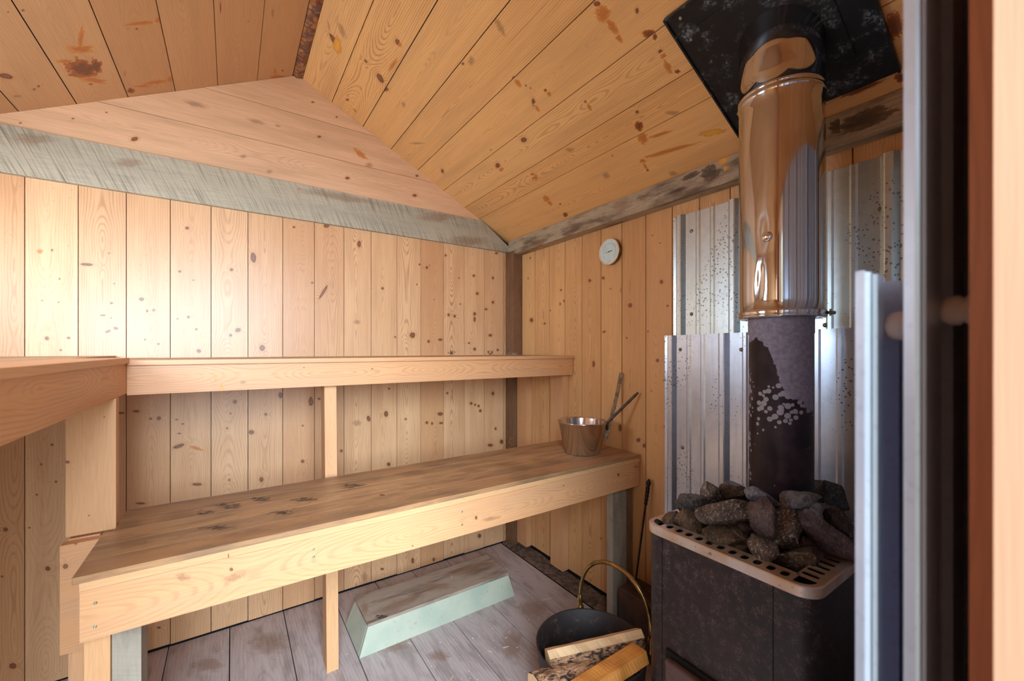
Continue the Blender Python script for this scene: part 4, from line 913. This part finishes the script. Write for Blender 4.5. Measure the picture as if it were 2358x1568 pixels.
# ------------------------------------------------------------------ pail and ladle
PC = Vector((1.405, 1.463, TL))
t = thing('steel_pail', 'shiny steel pail with flared sides on the lower bench', 'pail', PC)
M = Mesh(); lathe(M, [(.0001, .0006), (.080, .0006), (.0845, .004), (.1165, .149), (.1195, .1515), (.1185, .1545), (.1155, .1525), (.1135, .147), (.0825, .007), (.079, .004), (.0001, .004)], PC, seg=72)
M.build('pail_body', MT['pail'], t)
M = Mesh()
hb0, hb1 = Vector((1.507, 1.408, .862)), Vector((1.600, 1.389, 1.185)); d = (hb1 - hb0); s = d.cross(Vector((1, .3, 0))).normalized()
s = Vector((CO, -SI, 0)); s = (s - d.normalized() * s.dot(d.normalized())).normalized(); n_ = d.cross(s).normalized()
pts = []
for k in range(9):
    q = hb0 + d * k / 8; wd = .0095 - .0015 * math.sin(PI * k / 8) * 1.0; q = q + s * .004 * math.sin(PI * k / 8)
    pts.append([q - s * wd - n_ * .004, q + s * wd - n_ * .004, q + s * wd + n_ * .004, q - s * wd + n_ * .004])
ring_walls(M, pts); M.add(pts[0], [[3, 2, 1, 0]]); M.add(pts[-1], [[0, 1, 2, 3]])
tag(M.build('handle', MT['stick'], t, .001), 'weathered flat wooden handle', None)
M = Mesh(); c = hb0 + d * .18; tube(M, [c - Vector((.022, 0, 0)), c + Vector((-.004, 0, 0))], .0055, 10); box(M, c.x - .012, c.x - .004, c.y - .004, c.y + .004, c.z - .012, c.z + .014); M.build('bracket', MT['black'], t)
t = thing('ladle', 'dark-handled ladle standing in the steel pail, tip against the wall', 'ladle', (1.40, 1.45, .82))
M = Mesh(); a0, a1 = Vector((1.425, 1.425, .875)), Vector((1.594, 1.283, 1.097)); n = 14
tube(M, [a0.lerp(a1, k / n) for k in range(n + 1)], [.0045 + .0022 * min(1, k / 5) for k in range(n)] + [.005], 12); M.build('handle', MT['ladle'], t)
M = Mesh(); lathe(M, [(.0001, -.026), (.014, -.024), (.026, -.014), (.031, .0), (.033, .001), (.030, .0), (.025, -.013), (.0001, -.022)], (1.405, 1.442, .855), (0, 0, 1), 32); tube(M, [(1.428, 1.425, .856), (1.427, 1.424, .880)], .004, 8); M.build('bowl', MT['pail'], t)

# ------------------------------------------------------------------ poker and block
M = Mesh(); a0, a1 = Vector((1.513, 1.232, .252)), Vector((1.5895, 1.218, .705)); n = 40; pts = [a0.lerp(a1, k / n) for k in range(n + 1)]
t = thing('poker', 'thin dark iron poker with turned handle leaning against the stove wall', 'poker', a0)
M = Mesh(); tube(M, [a0, a0.lerp(a1, .74)], .0042, 10); M.build('rod', MT['iron'], t)
M = Mesh(); q0, q1 = a0.lerp(a1, .74), a1; rads = [.005, .008, .006, .009, .0065, .0095, .007, .0095, .0075, .0095, .0065, .009, .0105, .008, .003]; n = len(rads)
tube(M, [q0.lerp(q1, k / (n - 1)) for k in range(n)], rads, 14); M.build('handle', MT['iron'], t)
M = Mesh(); box(M, 1.425, 1.502, .90, 1.258, 0.0, .250); box(M, 1.502, 1.56, .95, 1.262, 0.02, .247)
tag(M.build('hearth_block', MT['rust'], bevel=.012), 'rust-brown block on the floor behind the log bucket', 'block')

# ------------------------------------------------------------------ log bucket and firewood
BC = Vector((.985, .985, 0)); 
t = thing('log_bucket', 'round black metal log bucket with brass hoop handle beside the stove', 'bucket', BC)
M = Mesh(); prof = [(.0001, .0006), (.120, .0006), (.132, .006), (.150, .10), (.168, .22), (.178, .324), (.181, .330), (.178, .333), (.174, .328), (.164, .22), (.146, .10), (.128, .012), (.0001, .010)]
lathe(M, prof, BC, seg=64); M.build('bucket_body', MT['pan'], t)
M = Mesh(); h0, h1 = Vector((1.088, 1.144, .345)), Vector((1.112, .846, .345)); pts = []
for k in range(25):
    q = k / 24; an = PI * q; c = h0.lerp(h1, .5); pts.append(c + (h0 - h1) / 2 * math.cos(an) * (1 + .08 * math.sin(an)) + Vector((.01, 0, .20)) * math.sin(an) ** .8)
tube(M, [h0 - Vector((0, 0, .012))] + pts + [h1 - Vector((0, 0, .012))], [.006] + [.0062 + .0012 * math.sin(PI * k / 24) for k in range(25)] + [.005], 14)
hd = M.build('handle', MT['brass'], t)
for p in (h0, h1):
    M = Mesh(); lathe(M, [(.0001, -.016), (.014, -.016), (.012, -.008), (.0085, .0), (.011, .012), (.009, .026), (.0066, .034)], p, seg=16); setpar(M.build('handle_socket', MT['brass']), t)

def log(name, a, b, prof, mats, label, fi, seed, twist=0.0):
    """split log from a to b; prof = cross-section points (right, up) with a material index per side"""
    a, b = Vector(a), Vector(b); d = (b - a).normalized(); s = d.cross(Vector((0, 0, 1))).normalized(); u_ = s.cross(d)
    t_ = thing(name, label, 'firewood', a, 'split firewood in the bucket'); n = 26
    parts = {}
    m_ = len(prof)
    def pt(i, k):
        q = k / n; c, e_ = prof[i]; cc, ss_ = math.cos(twist * q), math.sin(twist * q)
        base = a.lerp(b, q); nz = mnoise.noise((q * 6 + seed, i * 1.7, 0)) * .009 + (mnoise.noise((q * 40, i * 3.3 + seed, 2)) * .004 if fi[i] else 0)
        return base + s * (c * cc - e_ * ss_ + nz) + u_ * (c * ss_ + e_ * cc + nz)
    M = Mesh(); B = Mesh()
    rid = nid()
    for i in range(m_):
        j = (i + 1) % m_; sub = 6 if fi[i] else 1
        for k in range(n):
            for q in range(sub):
                def P_(kk, f): 
                    p = pt(i, kk).lerp(pt(j, kk), f)
                    if fi[i]: p += (p - a.lerp(b, kk / n)).normalized() * (.004 + .007 * mnoise.noise((kk * .55, f * 6 + i * 3, seed))) * math.sin(PI * min(1, max(0, (i + f * 1.0 - 0) % 1 + .0)))
                    return p
                f0, f1 = q / sub, (q + 1) / sub
                vv = [P_(k, f0), P_(k, f1), P_(k + 1, f1), P_(k + 1, f0)]
                tgt = B if fi[i] else M
                uu = [(i * .05 + f0 * .05, k / n * .3, rid), (i * .05 + f1 * .05, k / n * .3, rid), (i * .05 + f1 * .05, (k + 1) / n * .3, rid), (i * .05 + f0 * .05, (k + 1) / n * .3, rid)]
                tgt.add(vv, [[0, 1, 2, 3]], [uu], smooth=False)
    for k, rev in ((0, 1), (n, 0)):
        vv = [pt(i, k) for i in range(m_)]; f = list(range(m_)); f = f[::-1] if rev else f
        M.add(vv, [f], [[(prof[i][0], prof[i][1] * .1, rid) for i in f]])
    M.build('split_face', mats[0], t_)
    if B.n: B.build('bark', mats[1], t_)
log('firewood_log', (.828, 1.022, .318), (1.132, .905, .335), [(-.020, .020), (.010, .036), (.034, .024), (.030, -.036), (-.012, -.036)], (MW['split'], MT['bark']), 'pale split log lying across the bucket rim, farthest back', (0, 0, 1, 0, 0), 3)
log('firewood_log', (.735, .965, .302), (1.085, .905, .265), [(-.045, .018), (-.010, .040), (.030, .034), (.048, .006), (.020, -.035), (-.035, -.030)], (MW['split'], MT['bark']), 'thick bark-covered log in the middle of the bucket, sticking out to the left', (1, 1, 1, 0, 0, 1), 7)
log('firewood_log', (.80, .868, .318), (1.062, .846, .345), [(-.030, .020), (.024, .026), (.030, -.012), (-.020, -.030)], (MW['split_o'], MT['bark']), 'orange split billet nearest the stove in the bucket', (0, 0, 0, 0), 9)
log('firewood_log', (.93, 1.0, .24), (1.08, .93, .29), [(-.03, .02), (.03, .02), (.02, -.03), (-.02, -.03)], (MW['split'], MT['bark']), 'short log lying lowest in the bucket under the others', (0, 1, 1, 0), 13)

# ------------------------------------------------------------------ loose bits on the floor and the bench corner
random.seed(21)
proto = None
def sliver(p, L, ang, label, w=.003):
    global proto
    if proto is None:
        M = Mesh(); prism(M, [(-.5, -.5, 0), (.42, -.35, 0), (.5, .1, 0), (.1, .5, 0), (-.45, .3, 0)], (0, 0, .8)); proto = M.build('wood_sliver', MT['chip']); o = proto
    else: o = proto.copy(); COL.objects.link(o)
    o.location = p; o.rotation_euler = (0, 0, ang); o.scale = (L, w, .002)
    tag(o, label, 'wood chip', 'pale wood slivers on the floor')
SL = [((1258, 1380), .058, .35, 'longest pale sliver on the floor right of the stool'), ((1165, 1490), .03, .3, 'pale sliver on the boards below the right end of the stool'), ((1040, 1561), .026, 1.2, 'pale sliver on the floor at the bottom edge of the photo'),
      ((943, 1481), .02, -.4, 'small sliver touching the front foot of the stool'), ((1305, 1353), .02, .9, 'pale curl at the debris strip by the wall'), ((1130, 1500), .018, -.6, 'short sliver in the middle of the open boards')]
for (uv, L, an, lb) in SL: sliver(onZ(uv[0], uv[1], .0005), L, an - YAW, lb)
o = proto.copy(); COL.objects.link(o); o.location = onZ(1040, 1328, zt + .0145); o.scale = (.02, .003, .002); o.rotation_euler = (0, 0, 1.2); tag(o, 'pale sliver lying on top of the step stool', 'wood chip', 'pale wood slivers on the floor')
M = Mesh()
def crumb(p, r):
    a = random.random() * PI; d = Vector((math.cos(a), math.sin(a), 0)); e_ = Vector((-d.y, d.x, 0)) * random.uniform(.3, 1)
    p = Vector(p); q = [p + d * r, p + e_ * r, p - d * r, p - e_ * r]; tp = p + Vector((0, 0, r * .6)); M.add(q + [tp], [[0, 1, 4], [1, 2, 4], [2, 3, 4], [3, 0, 4], [3, 2, 1, 0]])
for k in range(330):
    x = random.uniform(-.45, 1.49); y = random.uniform(1.25, 2.33)
    if .43 < x < 1.25 and 1.78 < y < 2.07: continue
    if random.random() < .5: x = random.uniform(.6, 1.49); y = random.uniform(1.1, 1.7)
    crumb((x, y, .0004), random.uniform(.0012, .0036))
tag(M.build('floor_crumbs', MT['fleck']), 'tiny pale wood crumbs scattered over the floorboards', 'debris', kind='stuff')
M = Mesh()
for k in range(170):
    x = 1.54 - abs(random.gauss(0, .05)); y = 2.24 - abs(random.gauss(0, .03)); crumb((min(x, 1.6), y, TB + .0004 + random.random() ** 3 * .02), random.uniform(.001, .003))
tag(M.build('bench_crumbs', MT['fleck']), 'white crumbs heaped on the upper bench at the corner post', 'debris', kind='stuff')
